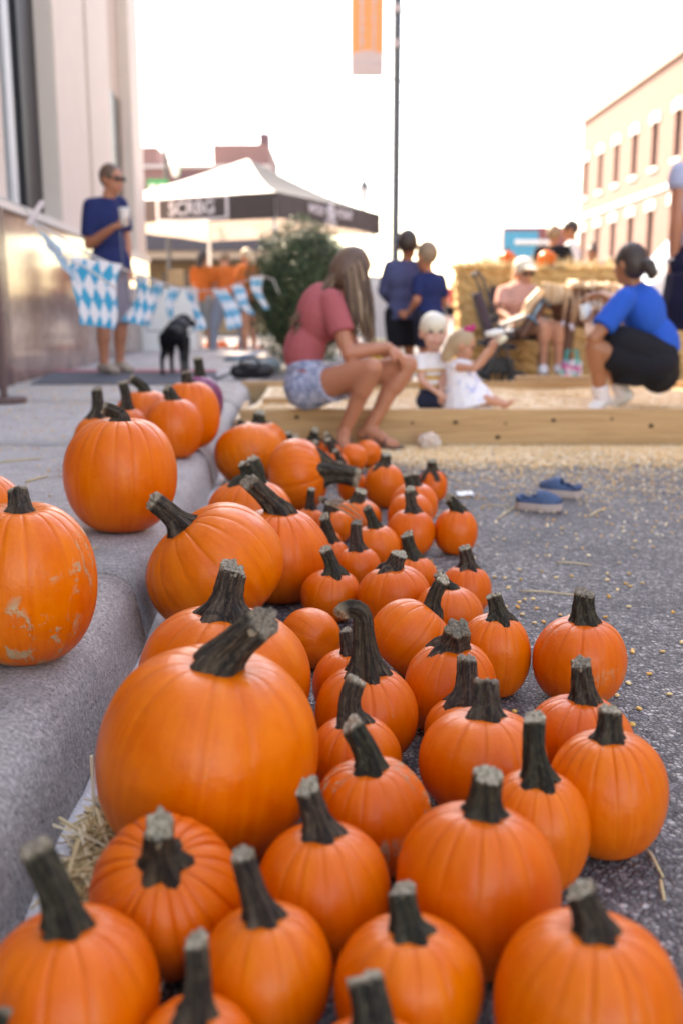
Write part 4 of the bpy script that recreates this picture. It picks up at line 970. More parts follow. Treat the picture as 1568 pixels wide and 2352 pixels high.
# long hair: a cap and many locks falling over the cheek side and down the back
blob('hair_cap', [('e', hd+u_*.028*k-f_*.008*k, (r_*.092*k, f_*.104*k, u_*.106*k)), ('e', hd-f_*.045*k-u_*.01*k, (r_*.090*k, f_*.08*k, u_*.11*k))], .008, BRH, rg)
mb = MB(); rs = random.Random(21)
for i in range(420):
    side = rs.random()
    if side < .62:      # veil between face and camera, hanging straight down past the shoulder
        a = rs.uniform(0, 1); an_ = rs.uniform(.0, 1.0); top = hd+V((-.012+.075*(a-.45)*2*math.sin(an_), -.085*math.sin(an_), .125*math.cos(an_)*.93))*k
        end = atY(800+a*62+rs.uniform(-6, 6), 760+rs.uniform(-30, 44)-20*(1-a), 4.96+rs.uniform(-.03, .05))
        mid1 = hd+V((-.045+a*.135, -.085-rs.random()*.03, .0+rs.uniform(-.02, .02))); mid2 = lerp(mid1, end, .5)+V((rs.uniform(-.012, .012), -.012, 0))
    else:               # swept over the shoulder and down the back
        a = rs.random(); top = hd+u_*.11*k+V((rs.uniform(-.06, .02), rs.uniform(-.04, .05), 0))
        mid1 = atY(752+rs.uniform(-10, 14), 642+a*24, 5.02+rs.uniform(-.06, .1)); mid2 = atY(704+rs.uniform(-6, 12), 705+rs.uniform(-8, 20), 5.02+rs.uniform(-.05, .12))
        end = atY(668+rs.uniform(-5, 10), 752+rs.uniform(-25, 45), 5.05+rs.uniform(-.05, .12))
    pp = []
    for q in range(11):
        t_ = q/10; c3 = (1-t_)**3; pp.append(top*c3+mid1*(3*t_*(1-t_)**2)+mid2*(3*t_*t_*(1-t_))+end*t_**3)
    r0 = rs.uniform(.0022, .0058); mb.tube(pp, [r0*(.6+.8*math.sin(math.pi*min(1, .15+q/11)))*(1-.5*(q/10)**3) for q in range(11)], 5, flat=.7)
hl_ = mb.build('hair_lock', mat_island('brown_hair_locks', [(0, (.055, .030, .020)), (.5, (.135, .075, .048)), (.8, (.24, .145, .09)), (1, (.42, .29, .18))], .42), rg, smooth=True); tag(hl_, kind='stuff')
# fraying hem and sandals
mb = MB()
for S_ in 'LR':
    c = lerp(Jg['h'+S_], Jg['k'+S_], .37); ax_ = (Jg['k'+S_]-Jg['h'+S_]).normalized(); e1 = ax_.orthogonal().normalized(); e2 = ax_.cross(e1)
    for q in range(60):
        a = 2*math.pi*q/60; p = c+(e1*math.cos(a)+e2*math.sin(a))*.098; mb.tube([p, p+ax_*rs.uniform(.008, .02)+(e1*math.cos(a)+e2*math.sin(a))*rs.uniform(-.002, .006)], .0022, 4)
mb.build('frayed_hem', M('white_thread', (.66, .64, .72), .9), rg)
for S_ in 'LR':
    an, toe = Jg['a'+S_], Jg['t'+S_]; d = (toe-an); d.z = 0; d.normalize(); sd = d.cross(V((0, 0, 1)))
    m3 = Matrix((d, sd, V((0, 0, 1)))).transposed(); c = lerp(an, toe, .5); c.z = .010
    s_ = MB().box(c, (.23, .085, .016), m3, .006).build('sandal_sole', M('brown_leather', (.11, .062, .048), .7), rg)
    sb = MB()
    for f0 in (.05, .45, .72): 
        c2 = lerp(an, toe, f0); sb.tube([V((c2.x, c2.y, 0))+sd*.045*math.cos(q)+V((0, 0, .014+(.062-.03*f0)*math.sin(q))) for q in [math.pi*j/10 for j in range(11)]], .006, 6, flat=1.6)
    sb.build('strap', M('brown_leather', ()), s_, smooth=True)
# line drawing on the shirt front
mb = MB(); mb.tube([atY(747+6*math.sin(q*.9)+q*3, 800-q*2+9*math.sin(q*.55), 4.965) for q in range(13)], .003, 5); mb.build('shirt_print', M('dark_print', (.10, .03, .035), .9), rg)

# --- woman in the blue shirt squatting in the pit, seen from behind
Jb = dict(pel=atY(1512, 852, 5.90), wai=atY(1514, 786, 5.92), che=atY(1478, 716, 5.92), nek=atY(1452, 652, 5.92), hd=atY(1444, 606, 5.92), fd=V((-.62, .76, -.08)), hu=V((-.05, 0, 1)), front=V((-1, .1, 0)),
          sL=atY(1432, 690, 5.78), eL=atY(1362, 778, 5.72), wL=atY(1352, 742, 5.90), dL=V((.1, .5, .6)), nL=V((.5, .5, 0)),
          sR=atY(1462, 672, 6.10), eR=atY(1418, 694, 6.34), wR=atY(1384, 676, 6.52), dR=V((-1, .2, -.05)), nR=V((0, 0, -1)),
          hL=atY(1500, 850, 5.80), kL=atY(1364, 800, 5.74), aL=atY(1380, 915, 5.80), tL=atY(1360, 938, 5.76),
          hR=atY(1502, 848, 6.0), kR=atY(1384, 812, 5.98), aR=atY(1430, 904, 5.92), tR=atY(1412, 926, 5.96))
BLUE = cloth('royal_blue_jersey', (.012, .10, .50)); BLK = cloth('black_cotton', (.014, .014, .019))
person('woman in royal blue t-shirt and black shorts squatting in the corn pit', Jb, .98, SK3, (BLUE, .72, -.085), (BLK, .80), (DKH, 'bun'), M('white_sneaker', (.70, .67, .66), .7), M('white_sock', (.72, .66, .69), .9), vox=.009, fem=.8, face=False, base=.06)
rbw = Jb['_root']
blob('short_drape', [('e', atY(1478, 842, 5.84), (V((.20, 0, .02)), V((0, .17, 0)), V((0, 0, .115)))), ('c', atY(1425, 790, 5.78), .11, atY(1500, 830, 5.86), .15), ('k', atY(1450, 846, 5.82), .13, atY(1446, 884, 5.82), .10)], .010, BLK, rbw)
# cup in her near hand
def cup(c, h, r, label, mat, lid=True):
    root = empty('cup', c, label, 'cup'); c = V(c)
    MB().tube([c, c+V((0, 0, h*.5)), c+V((0, 0, h))], [r*.78, r*.9, r], 16).build('cup_wall', mat, root, smooth=True)
    if lid: MB().tube([c+V((0, 0, h+.001)), c+V((0, 0, h+.008)), c+V((0, 0, h+.014))], [r*1.06, r*1.06, r*.8], 16).build('lid', WHITE, root)
    return root
cup(Jb['wL']+V((-.02, .03, .02)), .07, .032, 'white cup held by the squatting woman in blue', WHITE)
mb = MB(); q0 = Jb['wR']+V((-.06, .0, -.07)); mb.tube([q0+V((.055*math.cos(a), .02*math.sin(a), .016*math.sin(a))) for a in [2*math.pi*j/16 for j in range(17)]], .009, 6)
tag(mb.build('lead_rope', WHITE, origin=q0, smooth=True), 'coil of white lead rope in the squatting woman\'s far hand', 'rope')

# --- toddlers in the pit
def mat_stripes():
    t = NT('mustard_stripe_jersey'); s = t.n('SeparateXYZ'); t.l(t.co(), s.inputs[0]); z = t.math('FRACT', t.math('MULTIPLY', s.outputs[2], 21.))
    q = t.math('MULTIPLY', t.math('LESS_THAN', z, .5), t.math('LESS_THAN', s.outputs[2], .30)); t.col(t.mix(q, (.74, .69, .69), (.60, .31, .06))); t.rough(.9); return t.m
def mat_dress():
    t = NT('lavender_print_cotton'); f = t.noise(t.co(), 24, 3, .6); g = t.noise(t.co(), 31, 2, .5)
    c = t.mix(t.ramp(f, [(.56, 0.), (.64, .8)]), (.78, .77, .82), (.36, .40, .66)); t.col(t.mix(t.ramp(g, [(.62, 0.), (.68, .7)]), c, (.75, .45, .42))); t.rough(.9); return t.m
YT = 5.72
Jt = dict(pel=atY(988, 916, YT), che=atY(988, 842, YT), nek=atY(990, 806, YT), hd=atY(994, 762, YT), fd=V((.12, -1, .02)), front=V((.6, -.5, 0)),
          sL=atY(1012, 822, YT+.03), eL=atY(1018, 868, YT-.02), wL=atY(1008, 902, YT-.09), dL=V((.3, -.4, -.6)),
          sR=atY(964, 824, YT-.03), eR=atY(966, 872, YT-.10), wR=atY(1000, 900, YT-.14), dR=V((.8, -.2, -.5)),
          hL=atY(1000, 918, YT+.04), kL=atY(1046, 910, YT+.02), aL=atY(1076, 924, YT+.08), tL=atY(1092, 914, YT+.10),
          hR=atY(976, 920, YT-.05), kR=atY(1026, 915, YT-.12), aR=atY(1060, 926, YT-.06), tR=atY(1076, 916, YT-.04))
person('white-blond toddler boy in mustard striped shirt looking at the viewer', Jt, .46, SK4, (mat_stripes(), .7, -.02), (cloth('navy_cotton', (.02, .026, .055)), .7), (WBH, 'mop'), None, vox=.007, hs=1.98, base=.06, plump=1.12, eyes=M('grey_blue_eye', (.045, .05, .065), .4))
YG = 5.62
Jd = dict(pel=atY(1064, 914, YG), che=atY(1056, 856, YG), nek=atY(1056, 826, YG), hd=atY(1062, 792, YG), fd=V((.86, -.18, -.34)), front=V((1, -.2, 0)),
          sR=atY(1044, 842, YG-.05), eR=atY(1088, 846, YG-.10), wR=atY(1122, 800, YG-.08), dR=V((.3, 0, .9)), nR=V((1, .3, 0)),
          sL=atY(1060, 838, YG+.08), eL=atY(1100, 838, YG+.08), wL=atY(1138, 792, YG+.04), dL=V((.3, 0, .9)), nL=V((1, .3, 0)),
          hR=atY(1070, 918, YG-.06), kR=atY(1118, 918, YG-.10), aR=atY(1160, 930, YG-.08), tR=atY(1174, 920, YG-.08),
          hL=atY(1072, 916, YG+.06), kL=atY(1122, 914, YG+.08), aL=atY(1164, 928, YG+.08), tL=atY(1178, 918, YG+.08))
person('toddler girl in lavender print dress with pink bow reaching out to the right', Jd, .44, SK2, None, None, (hairmat('dark_blond_hair', (.30, .19, .11), (.60, .44, .28)), 'mid'), None, vox=.007, hs=1.62, base=.06, plump=1.1)
rd = Jd['_root']
blob('dress', [('e', Jd['che'], (V((.085, 0, 0)), V((0, .075, 0)), V((0, 0, .085)))), ('k', Jd['che']+V((0, 0, -.01)), .082, atY(1066, 905, YG), .125), ('k', atY(1066, 895, YG), .12, atY(1074, 930, YG), .158), ('c', atY(1078, 920, YG), .09, atY(1112, 928, YG), .05), ('c', Jd['sR'], .026, lerp(Jd['sR'], Jd['nek'], .6), .022), ('c', Jd['sL'], .026, lerp(Jd['sL'], Jd['nek'], .6), .022)], .007, mat_dress(), rd)
bw = Jd['hd']+Jd['_ax'][2]*.125*Jd['_k']; mb = MB()
for q in range(7): mb.ell(bw+V((rnd.uniform(-.022, .022), -.012+rnd.uniform(-.014, .014), rnd.uniform(-.006, .018))), (V((.016, 0, .006)), V((0, .010, 0)), V((-.004, 0, .012))), 8, 6)
mb.build('bow', M('magenta_ribbon', (.50, .015, .15), .6, .3, 60), rd, smooth=True)
# toy the girl lifts: a white scoop
tc = atY(1132, 766, YG-.02); tr = empty('toy_scoop', tc-V((0, 0, .02)), 'white plastic toy scoop lifted in the little girl\'s hands', 'toy')
MB().tube([tc+V((-.045, 0, -.006)), tc+V((.01, 0, .004)), tc+V((.05, 0, .012))], [.022, .028, .02], 12, flat=.7).build('bowl', WHITE, tr, smooth=True); MB().tube([tc+V((.045, 0, .012)), tc+V((.11, .01, .018))], .008, 8).build('handle', WHITE, tr, smooth=True)
MB().tube([tc+V((.03, .02, -.05)), tc+V((.075, .02, -.015))], [.02, .016], 10).build('grip', M('cream_plastic', (.72, .68, .52), .5), tr, smooth=True)

# --- man with sunglasses by the stone wall
YM = 8.6
Jm = dict(pel=atY(255, 606, YM), che=atY(246, 512, YM), nek=atY(250, 452, YM), hd=atY(257, 412, YM), fd=V((.86, -.5, -.04)), front=V((.9, -.4, 0)),
          sR=atY(210, 474, YM-.10), eR=atY(205, 562, YM-.12), wR=atY(264, 520, YM-.28), dR=V((.9, 0, .25)), nR=V((.2, -.6, .7)), curlR=.9,
          sL=atY(276, 470, YM+.14), eL=atY(290, 548, YM+.16), wL=atY(296, 606, YM+.10), dL=V((.05, 0, -1)),
          hR=atY(242, 622, YM-.07), kR=atY(238, 748, YM-.08), aR=atY(240, 836, YM-.06), tR=atY(268, 850, YM-.16),
          hL=atY(266, 622, YM+.09), kL=atY(278, 748, YM+.06), aL=atY(276, 832, YM+.08), tL=atY(300, 846, YM+.0))
NAVY = cloth('navy_tee', (.018, .028, .105))
person('man in navy t-shirt and grey shorts with sunglasses standing by the stone wall', Jm, 1.04, SK1, (NAVY, .80, .04), (cloth('grey_shorts', (.26, .235, .28)), .98), (BRH, 'buzz'), M('beige_shoe', (.42, .33, .27), .8), vox=.012, base=SW, face=True)
shades(Jm); cup(Jm['wR']+V((.085, -.02, .0)), .13, .042, 'white paper cup in the hand of the man in navy', M('paper_cup', (.70, .62, .56), .7))
mb = MB(); mb.tube([Jm['wR']+V((.05, -.03, -.03)), Jm['wR']+V((.055, -.02, -.25)), atY(296, 690, YM-.1), atY(340, 760, YM), atY(388, 760, YM+.05)], .006, 6); tag(mb.build('leash', M('grey_webbing', (.16, .16, .19), .9), origin=Jm['wR'], smooth=True), 'thin grey dog leash hanging from the man\'s hand', 'leash')

# --- two boys standing behind the pit
Jb1 = dict(pel=atY(922, 722, 8.62), che=atY(922, 640, 8.62), nek=atY(931, 596, 8.62), hd=atY(936, 563, 8.62), fd=V((.25, .96, -.1)), front=V((.2, 1, 0)),
           sL=atY(894, 612, 8.60), eL=atY(880, 672, 8.66), wL=atY(905, 700, 8.84), sR=atY(956, 612, 8.66), eR=atY(966, 680, 8.74), wR=atY(950, 706, 8.9),
           kL=atY(908, 808, 8.62), aL=atY(908, 878, 8.62), tL=atY(908, 890, 8.76), kR=atY(938, 808, 8.64), aR=atY(938, 878, 8.64), tR=atY(942, 890, 8.78))
person('boy in slate blue long sleeves and black shorts standing with his back turned', Jb1, .80, SK3, (cloth('slate_blue_jersey', (.075, .082, .175)), 1.95, .05), (BLK, .85), (DKH, 'short'), M('grey_shoe', (.25, .25, .27), .7), vox=.010, face=False, base=0, hs=1.32)
Jb2 = dict(pel=atY(984, 728, 8.30), che=atY(986, 660, 8.30), nek=atY(983, 624, 8.30), hd=atY(978, 589, 8.30), fd=V((-.62, .76, -.12)), front=V((-.3, 1, 0)),
           sL=atY(960, 642, 8.26), eL=atY(955, 690, 8.22), wL=atY(938, 718, 8.34), dL=V((-.8, .4, -.1)), sR=atY(1010, 642, 8.38), eR=atY(1018, 690, 8.44), wR=atY(1004, 722, 8.52),
           kL=atY(972, 808, 8.3), aL=atY(972, 878, 8.3), tL=atY(968, 890, 8.44), kR=atY(998, 808, 8.32), aR=atY(998, 878, 8.32), tR=atY(998, 890, 8.46))
person('boy in navy t-shirt standing with his back turned, right of the two boys', Jb2, .76, SK1, (NAVY, .8, .06), (cloth('navy_shorts', (.02, .022, .04)), .85), (SBH, 'short'), M('grey_shoe', ()), vox=.010, face=False, base=0, hs=1.32)

# --- woman with pale cap seated before the hay
YL = 9.25
Jl = dict(pel=atY(1190, 745, YL), che=atY(1188, 688, YL), nek=atY(1194, 655, YL), hd=atY(1201, 626, YL), fd=V((.38, -.9, -.18)), front=V((.3, -1, 0)),
          sR=atY(1155, 672, YL), eR=atY(1150, 715, YL-.08), wR=atY(1172, 735, YL-.25), sL=atY(1222, 670, YL-.02), eL=atY(1232, 712, YL-.10), wL=atY(1236, 735, YL-.3),
          hR=atY(1182, 750, YL-.05), kR=atY(1246, 752, YL-.42), aR=atY(1246, 838, YL-.38), tR=atY(1246, 852, YL-.50), hL=atY(1204, 750, YL-.05), kL=atY(1280, 752, YL-.40), aL=atY(1280, 838, YL-.36), tL=atY(1284, 852, YL-.48))
person('woman in peach shirt and pale cap with sunglasses seated before the hay bales', Jl, 1.0, SK2, (cloth('peach_linen', (.62, .33, .27)), .75, -.03), (cloth('peach_shorts', (.55, .36, .30)), .5), (BLH, 'mid'), M('white_shoe', (.74, .70, .72), .7), vox=.013, fem=1, face=True, base=0)
shades(Jl); r_, f_, u_ = Jl['_ax']; k = Jl['_k']
blob('cap', [('e', Jl['hd']+u_*.055*k-f_*.01*k, (r_*.092*k, f_*.105*k, u_*.085*k)), ('e', Jl['hd']+u_*.055*k+f_*.11*k, (r_*.07*k, f_*.07*k, u_*.014*k))], .010, M('cream_cap', (.76, .70, .58), .8), Jl['_root'])
cr_ = empty('folding_chair', (Jl['pel'].x, YL, 0), 'dark folding chair under the woman in the pale cap', 'chair')
zc = Jl['pel'].z-.125; px_ = Jl['pel'].x
MB().box((px_, YL-.05, zc), (.48, .44, .03)).build('seat', M('black_fabric', (.03, .026, .035), .9), cr_)
MB().box((px_, YL+.22, zc+.30), (.48, .03, .34), rotm(R(-8))).build('backrest', M('black_fabric', ()), cr_)
for x in (-.23, .23):
    for y in (-.26, .17): MB().tube([(px_+x, YL+y, .002), (px_+x, YL+(y*.9), zc-.01)], .011, 8).build('leg', DKMETAL, cr_)
    MB().box((px_+x*1.1, YL-.05, zc+.20), (.04, .42, .025)).build('armrest', BLACK, cr_)

# --- adult cut off by the right edge
YR = 6.25
Je = dict(pel=atY(1612, 610, YR), che=atY(1618, 468, YR), nek=atY(1622, 380, YR), hd=atY(1626, 300, YR), fd=V((.2, 1, -.1)), front=V((.1, 1, 0)),
          sL=atY(1562, 400, YR), eL=atY(1553, 505, YR-.02), wL=atY(1545, 604, YR+.02), dL=V((.0, .05, -1)), sR=atY(1684, 400, YR), eR=atY(1696, 505, YR), wR=atY(1690, 600, YR),
          kL=atY(1598, 770, YR), aL=atY(1596, 925, YR), tL=atY(1596, 945, YR+.18), kR=atY(1640, 770, YR), aR=atY(1640, 925, YR), tR=atY(1642, 945, YR+.18))
person('adult cut off by the right edge, one bare arm with bracelet hanging down', Je, 1.02, SK1, (cloth('pale_blue_shirt', (.42, .45, .62)), .28, .0), (cloth('dark_navy', (.016, .015, .04)), .9), (DKH, 'short'), M('grey_shoe', ()), vox=.011, face=False, base=.0)
blob('wrap', [('k', atY(1606, 628, YR), .20, atY(1600, 700, YR), .22), ('k', atY(1600, 690, YR), .22, atY(1596, 758, YR), .19)], .012, cloth('dark_navy', ()), Je['_root'])
bc = Je['wL']+V((0, 0, .02)); mb = MB(); mb.tube([bc+V((.037*math.cos(a), .037*math.sin(a), 0)) for a in [2*math.pi*j/20 for j in range(21)]], .009, 8); mb.build('bracelet', M('pale_bracelet', (.62, .55, .52), .5), Je['_root'], smooth=True)

# --- people farther off
def stander(label, x, ytop, Y, s, skn, shirt, pants, hair, fd, sleeve=.7, plen=.85, group=None, bend=0., z0=0., spread=.1, armfwd=.15):
    X = atY(x, 717, Y).x; f = V(fd).normalized(); f.z = 0; f.normalize(); r = V((f.y, -f.x, 0)); b = V((X, Y, z0)); U = V((0, 0, 1))
    P = lambda rx, fy, z: b+r*rx*s+f*fy*s+U*z*s
    J = dict(pel=P(0, -.02, .95), che=P(0, .02+bend*.5, 1.30-bend*.15), nek=P(0, .0+bend, 1.48-bend*.3), hd=P(0, .03+bend*1.2, 1.61-bend*.35), fd=V(fd), front=f,
             sL=P(-.17, bend*.9, 1.42-bend*.3), eL=P(-.22, armfwd*.4+bend*.9, 1.14-bend*.3), wL=P(-.18, armfwd+.12+bend, .98), sR=P(.17, bend*.9, 1.42-bend*.3), eR=P(.22, armfwd*.4+bend*.9, 1.14-bend*.3), wR=P(.18, armfwd+.12+bend, .98),
             kL=P(-spread, .02, .50), aL=P(-spread*1.2, -.02, .09), tL=P(-spread*1.2, .13, .035), kR=P(spread, .02, .50), aR=P(spread*1.2, -.02, .09), tR=P(spread*1.2, .13, .035))
    person(label, J, s, skn, shirt and (shirt, sleeve, .03), pants and (pants, plen), hair, M('grey_shoe', ()), vox=.018, face=False, base=z0, group=group); return J
OR = cloth('orange_tee', (.66, .16, .035)); GP = 'helpers in orange by the canopy'
stander('helper in orange t-shirt with dark hair, leftmost of the three in orange', 468, 0, 14.9, .90, SK2, OR, cloth('grey_pants', (.32, .30, .29)), (DKH, 'mid'), (.5, .9, -.2), group=GP, plen=1.0)
stander('helper in orange t-shirt and pale jeans bending with legs apart, middle of the three', 524, 0, 14.7, .95, SK2, OR, cloth('pale_jeans', (.26, .30, .38)), (SBH, 'short'), (-.2, 1, -.4), plen=1.92, group=GP, bend=.28, spread=.2)
stander('blond helper in orange t-shirt and dark shorts beside the bush', 572, 0, 14.4, .90, SK2, OR, cloth('dark_navy', ()), (BLH, 'mid'), (-.8, .5, -.2), group=GP, plen=.42)
FG = 'visitors behind the hay bales'
stander('visitor in black t-shirt seen from behind beyond the hay', 1262, 0, 12.2, .98, SK3, BLK, cloth('pale_jeans', ()), (SBH, 'short'), (.5, .8, -.15), group=FG)
stander('dark-haired visitor in white shirt beyond the hay', 1306, 0, 12.8, 1.04, SK3, cloth('white_tee', (.76, .75, .77)), BLK, (DKH, 'short'), (-.7, .2, -.25), group=FG)
stander('visitor with dark top-knot beyond the hay bales', 1352, 0, 15.5, .96, SK3, cloth('rose_tee', (.5, .2, .24)), BLK, (DKH, 'topbun'), (-.3, -1, -.2), group=FG)
stander('far passer-by in pale lilac shirt left of the white van', 1392, 0, 19., .98, SK2, cloth('lilac_tee', (.52, .46, .66)), BLK, (DKH, 'short'), (.2, 1, 0), group='far passers-by')
stander('far passer-by in pink top near the brick building', 1330, 0, 24., .98, SK2, cloth('pink_tee', (.62, .25, .33)), BLK, (BLH, 'mid'), (.2, -1, 0), group='far passers-by')
stander('far passer-by in red top at mid street', 1035, 0, 34., 1., SK2, cloth('red_tee', (.6, .12, .10)), BLK, (DKH, 'short'), (.2, -1, 0), group='far passers-by')

# ------------------------------------------------------------------ pop-up canopy
C1 = V((-.93, 14.8, 0)); tu = V((.446, .895, 0)); tv = V((-.895, .446, 0)); TS = 3.55
tn = empty('canopy_tent', C1+(tu+tv)*TS/2, 'pop-up canopy with dark printed valance and front roof panel painted sunlit white', 'tent')
cs = [C1, C1+tu*TS, C1+(tu+tv)*TS, C1+tv*TS]; ZE, ZV = 2.36, 2.00; apex = C1+(tu+tv)*TS/2+V((.2, 0, 3.15))
TDARK = M('dark_canvas', (.085, .070, .072), .8, .15, 3, trans=.12); TSUNLIT = M('sunlit_canvas', (.80, .79, .76), .7, .04, trans=.3); TSHADED = M('shaded_canvas', (.026, .025, .030), .7, .15, 2, trans=.10)
for i in range(4):
    a, b = cs[i], cs[(i+1) % 4]; up = V((0, 0, ZE)); n = 10; vs = []; fs = []
    for j in range(n+1):
        for q in range(n+1):
            e = lerp(a+up, b+up, q/n); t_ = j/n; p = lerp(e, apex, t_); p.z -= .09*math.sin(math.pi*t_)*(1-.4*t_); vs.append(p)
    for j in range(n):
        for q in range(n): fs.append((j*(n+1)+q, j*(n+1)+q+1, (j+1)*(n+1)+q+1, (j+1)*(n+1)+q))
    link('roof_panel', mesh(vs, fs, True), TSUNLIT if i in (3, 2) else TSHADED, tn)  # sunlit and shaded sides of the roof are painted into the canvas colours
    vs = []; fs = []; out = (a+b)/2-(C1+(tu+tv)*TS/2); out.normalize()
    for q in range(25):
        e = lerp(a, b, q/24)+out*(.012+.010*math.sin(q*1.9)); vs += [e+V((0, 0, ZE+.002)), e+out*.02*math.sin(q*.8)+V((0, 0, ZV+.02*math.sin(math.pi*q/24)))]
    for q in range(24): fs.append((q*2, q*2+1, q*2+3, q*2+2))
    vl = link('valance', mesh(vs, fs, True), TDARK if i in (0, 3) else M('beige_canvas', (.62, .50, .42), .8, .06, trans=.4), tn)
    c = lerp(cs[i], C1+(tu+tv)*TS/2, .045); MB().box(c+V((0, 0, 1.15)), (.05, .05, 2.30), rotm(0, 0, .46), .006).build('leg', WHITE, tn)
    MB().box(c+V((0, 0, .012)), (.12, .12, .02), rotm(0, 0, .46)).build('foot_plate', WHITE, tn)
    mb = MB(); a, b = lerp(a, C1+(tu+tv)*TS/2, .05), lerp(b, C1+(tu+tv)*TS/2, .05)
    for j in range(4): mb.tube([lerp(a, b, j/4)+V((0, 0, ZE-.06 if j % 2 else ZE-.30)), lerp(a, b, (j+1)/4)+V((0, 0, ZE-.30 if j % 2 else ZE-.06))], .012, 6)
    mb.build('scissor_truss', WHITE, tn)
PRN = M('white_print', (.74, .70, .74), .8)
def text(body, size, mat, parent, M4, name='lettering'):
    cu = bpy.data.curves.new('t', 'FONT'); cu.body = body; cu.size = size; cu.align_x = 'CENTER'; cu.align_y = 'CENTER'; cu.extrude = .002; cu.resolution_u = 3; cu.offset = size*.02
    o = bpy.data.objects.new('t', cu); COL.objects.link(o); dg = bpy.context.evaluated_depsgraph_get(); dg.update()
    me = bpy.data.meshes.new_from_object(o.evaluated_get(dg)); bpy.data.objects.remove(o); me.transform(M4); return link(name, me, mat, parent)
def frame4(o, x, z):
    x = V(x).normalized(); z = V(z).normalized(); y = z; n = x.cross(y); m = Matrix((x, y, n)).transposed().to_4x4(); m.translation = V(o); return m
def onval(a, b, f, z, off=.05):
    out = (a+b)/2-(C1+(tu+tv)*TS/2); out.z = 0; out.normalize(); p = lerp(a, b, f); return V((p.x, p.y, z))+out*off
xl = (cs[0]-cs[3]); xr = (cs[1]-cs[0])
text('SCRBG', .27, PRN, tn, frame4(onval(cs[3], cs[0], .60, 2.19), xl, (0, 0, 1)))
mb = MB(); fm = frame4(onval(cs[3], cs[0], .60, 2.19, .045), xl, (0, 0, 1))
for (x0, y0, w_, h_) in ((0, -.155, 1.28, .035), (-.62, .0, .05, .33), (.62, .0, .05, .33), (0, .155, 1.2, .02)):
    mb.add([fm @ V((x0+sx*w_/2, y0+sy*h_/2, sz)) for sx in (-1, 1) for sy in (-1, 1) for sz in (-.002, .002)], [(0, 1, 3, 2), (4, 6, 7, 5), (0, 4, 5, 1), (2, 3, 7, 6), (0, 2, 6, 4), (1, 5, 7, 3)])
mb.build('print_frame', PRN, tn)
fr_ = frame4(onval(cs[0], cs[1], .46, 2.21), xr, (0, 0, 1))
text('WOLF', .19, PRN, tn, fr_ @ Matrix.Translation((-.48, 0, 0))); text('PONY', .19, PRN, tn, fr_ @ Matrix.Translation((.48, 0, 0))); text('STUDIO', .11, PRN, tn, fr_ @ Matrix.Translation((0, -.15, 0)))
mb = MB(); mb.tube([fr_ @ V((.11*math.cos(a), .11*math.sin(a), .0)) for a in [2*math.pi*j/20 for j in range(21)]], .018, 6); mb.tube([fr_ @ V((.06*math.cos(a), .06*math.sin(a), .0)) for a in [2*math.pi*j/14 for j in range(15)]], .02, 6); mb.build('emblem', PRN, tn)

# ------------------------------------------------------------------ clipped bush
bc = V((-.44, 12.4, 0)); bs = empty('bush', bc, 'large clipped round green bush beside the seated girl', 'bush')
rs = random.Random(31)
MB().tube([bc+V((0, 0, .0)), bc+V((.02, 0, .35)), bc+V((0, .02, .9))], [.06, .05, .03], 8).build('trunk', M('bark', (.10, .07, .05), .9, .3, 20), bs)
br = MB()
for i in range(40):
    d = V((rs.gauss(0, 1), rs.gauss(0, 1), rs.uniform(-.3, 1))).normalized(); p = bc+V((0, 0, rs.uniform(.25, .9))); br.tube([p, p+d*.25, p+V((d.x*.5, d.y*.5, d.z*.6))], [.012, .008, .003], 4)
tag(br.build('branch', M('bark', ()), bs), kind='stuff')
vs = []; fs = []
for i in range(17000):
    d = V((rs.gauss(0, 1), rs.gauss(0, 1), rs.gauss(0, 1))).normalized(); rr_ = 1-abs(rs.gauss(0, .10))+.05*math.sin(d.x*7+d.z*9)+.04*math.sin(d.y*11+d.x*5)
    z = d.z; p = bc+V((d.x*.71*rr_, d.y*.68*rr_, .90+d.z*(.90 if z > 0 else .86)*rr_))
    if rs.random() < .12: p += d*rs.uniform(.0, .05)
    a = (d+V((rs.gauss(0, .7), rs.gauss(0, .7), rs.gauss(0, .7)))).normalized(); t_ = a.orthogonal().normalized(); t_ = Matrix.Rotation(rs.uniform(0, 6.3), 3, a) @ t_; b_ = a.cross(t_); L = rs.uniform(.022, .042)
    n0 = len(vs); vs += [p-t_*L*.5, p+b_*L*.28+a*.004, p+t_*L*.6, p-b_*L*.28+a*.004]; fs.append((n0, n0+1, n0+2, n0+3))
tag(link('foliage', mesh(vs, fs), mat_leaf(), bs), kind='stuff')
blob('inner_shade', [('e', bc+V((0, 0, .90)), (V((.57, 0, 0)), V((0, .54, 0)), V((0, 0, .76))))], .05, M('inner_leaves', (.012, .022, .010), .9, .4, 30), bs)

# ------------------------------------------------------------------ lamp post with banner, far lamp, street sign
lp = V((atY(905, 717, 18).x, 18, 0)); lr = empty('lamp_post', lp, 'tall grey lamp post with orange banner behind the two boys', 'lamp post')
MB().tube([lp+V((0, 0, 0)), lp+V((0, 0, .5)), lp+V((0, 0, .52)), lp+V((0, 0, 5)), lp+V((0, 0, 8.4))], [.14, .12, .080, .076, .070], 16).build('pole', DKMETAL, lr, smooth=True)
for z in (5.05, 5.6, 6.15): MB().tube([lp+V((0, 0, z)), lp+V((0, 0, z+.12))], .088, 14).build('clamp', M('pale_clamp', (.42, .36, .36), .5), lr)
zb0 = atY(843, 177, 18).z; zb1 = zb0+1.40; xb0, xb1 = atY(804, 100, 18).x, atY(881, 100, 18).x
for z in (zb0-.03, zb1+.03): MB().tube([(lp.x, 18, z), (xb0-.05, 18, z)], .014, 8).build('banner_arm', DKMETAL, lr)
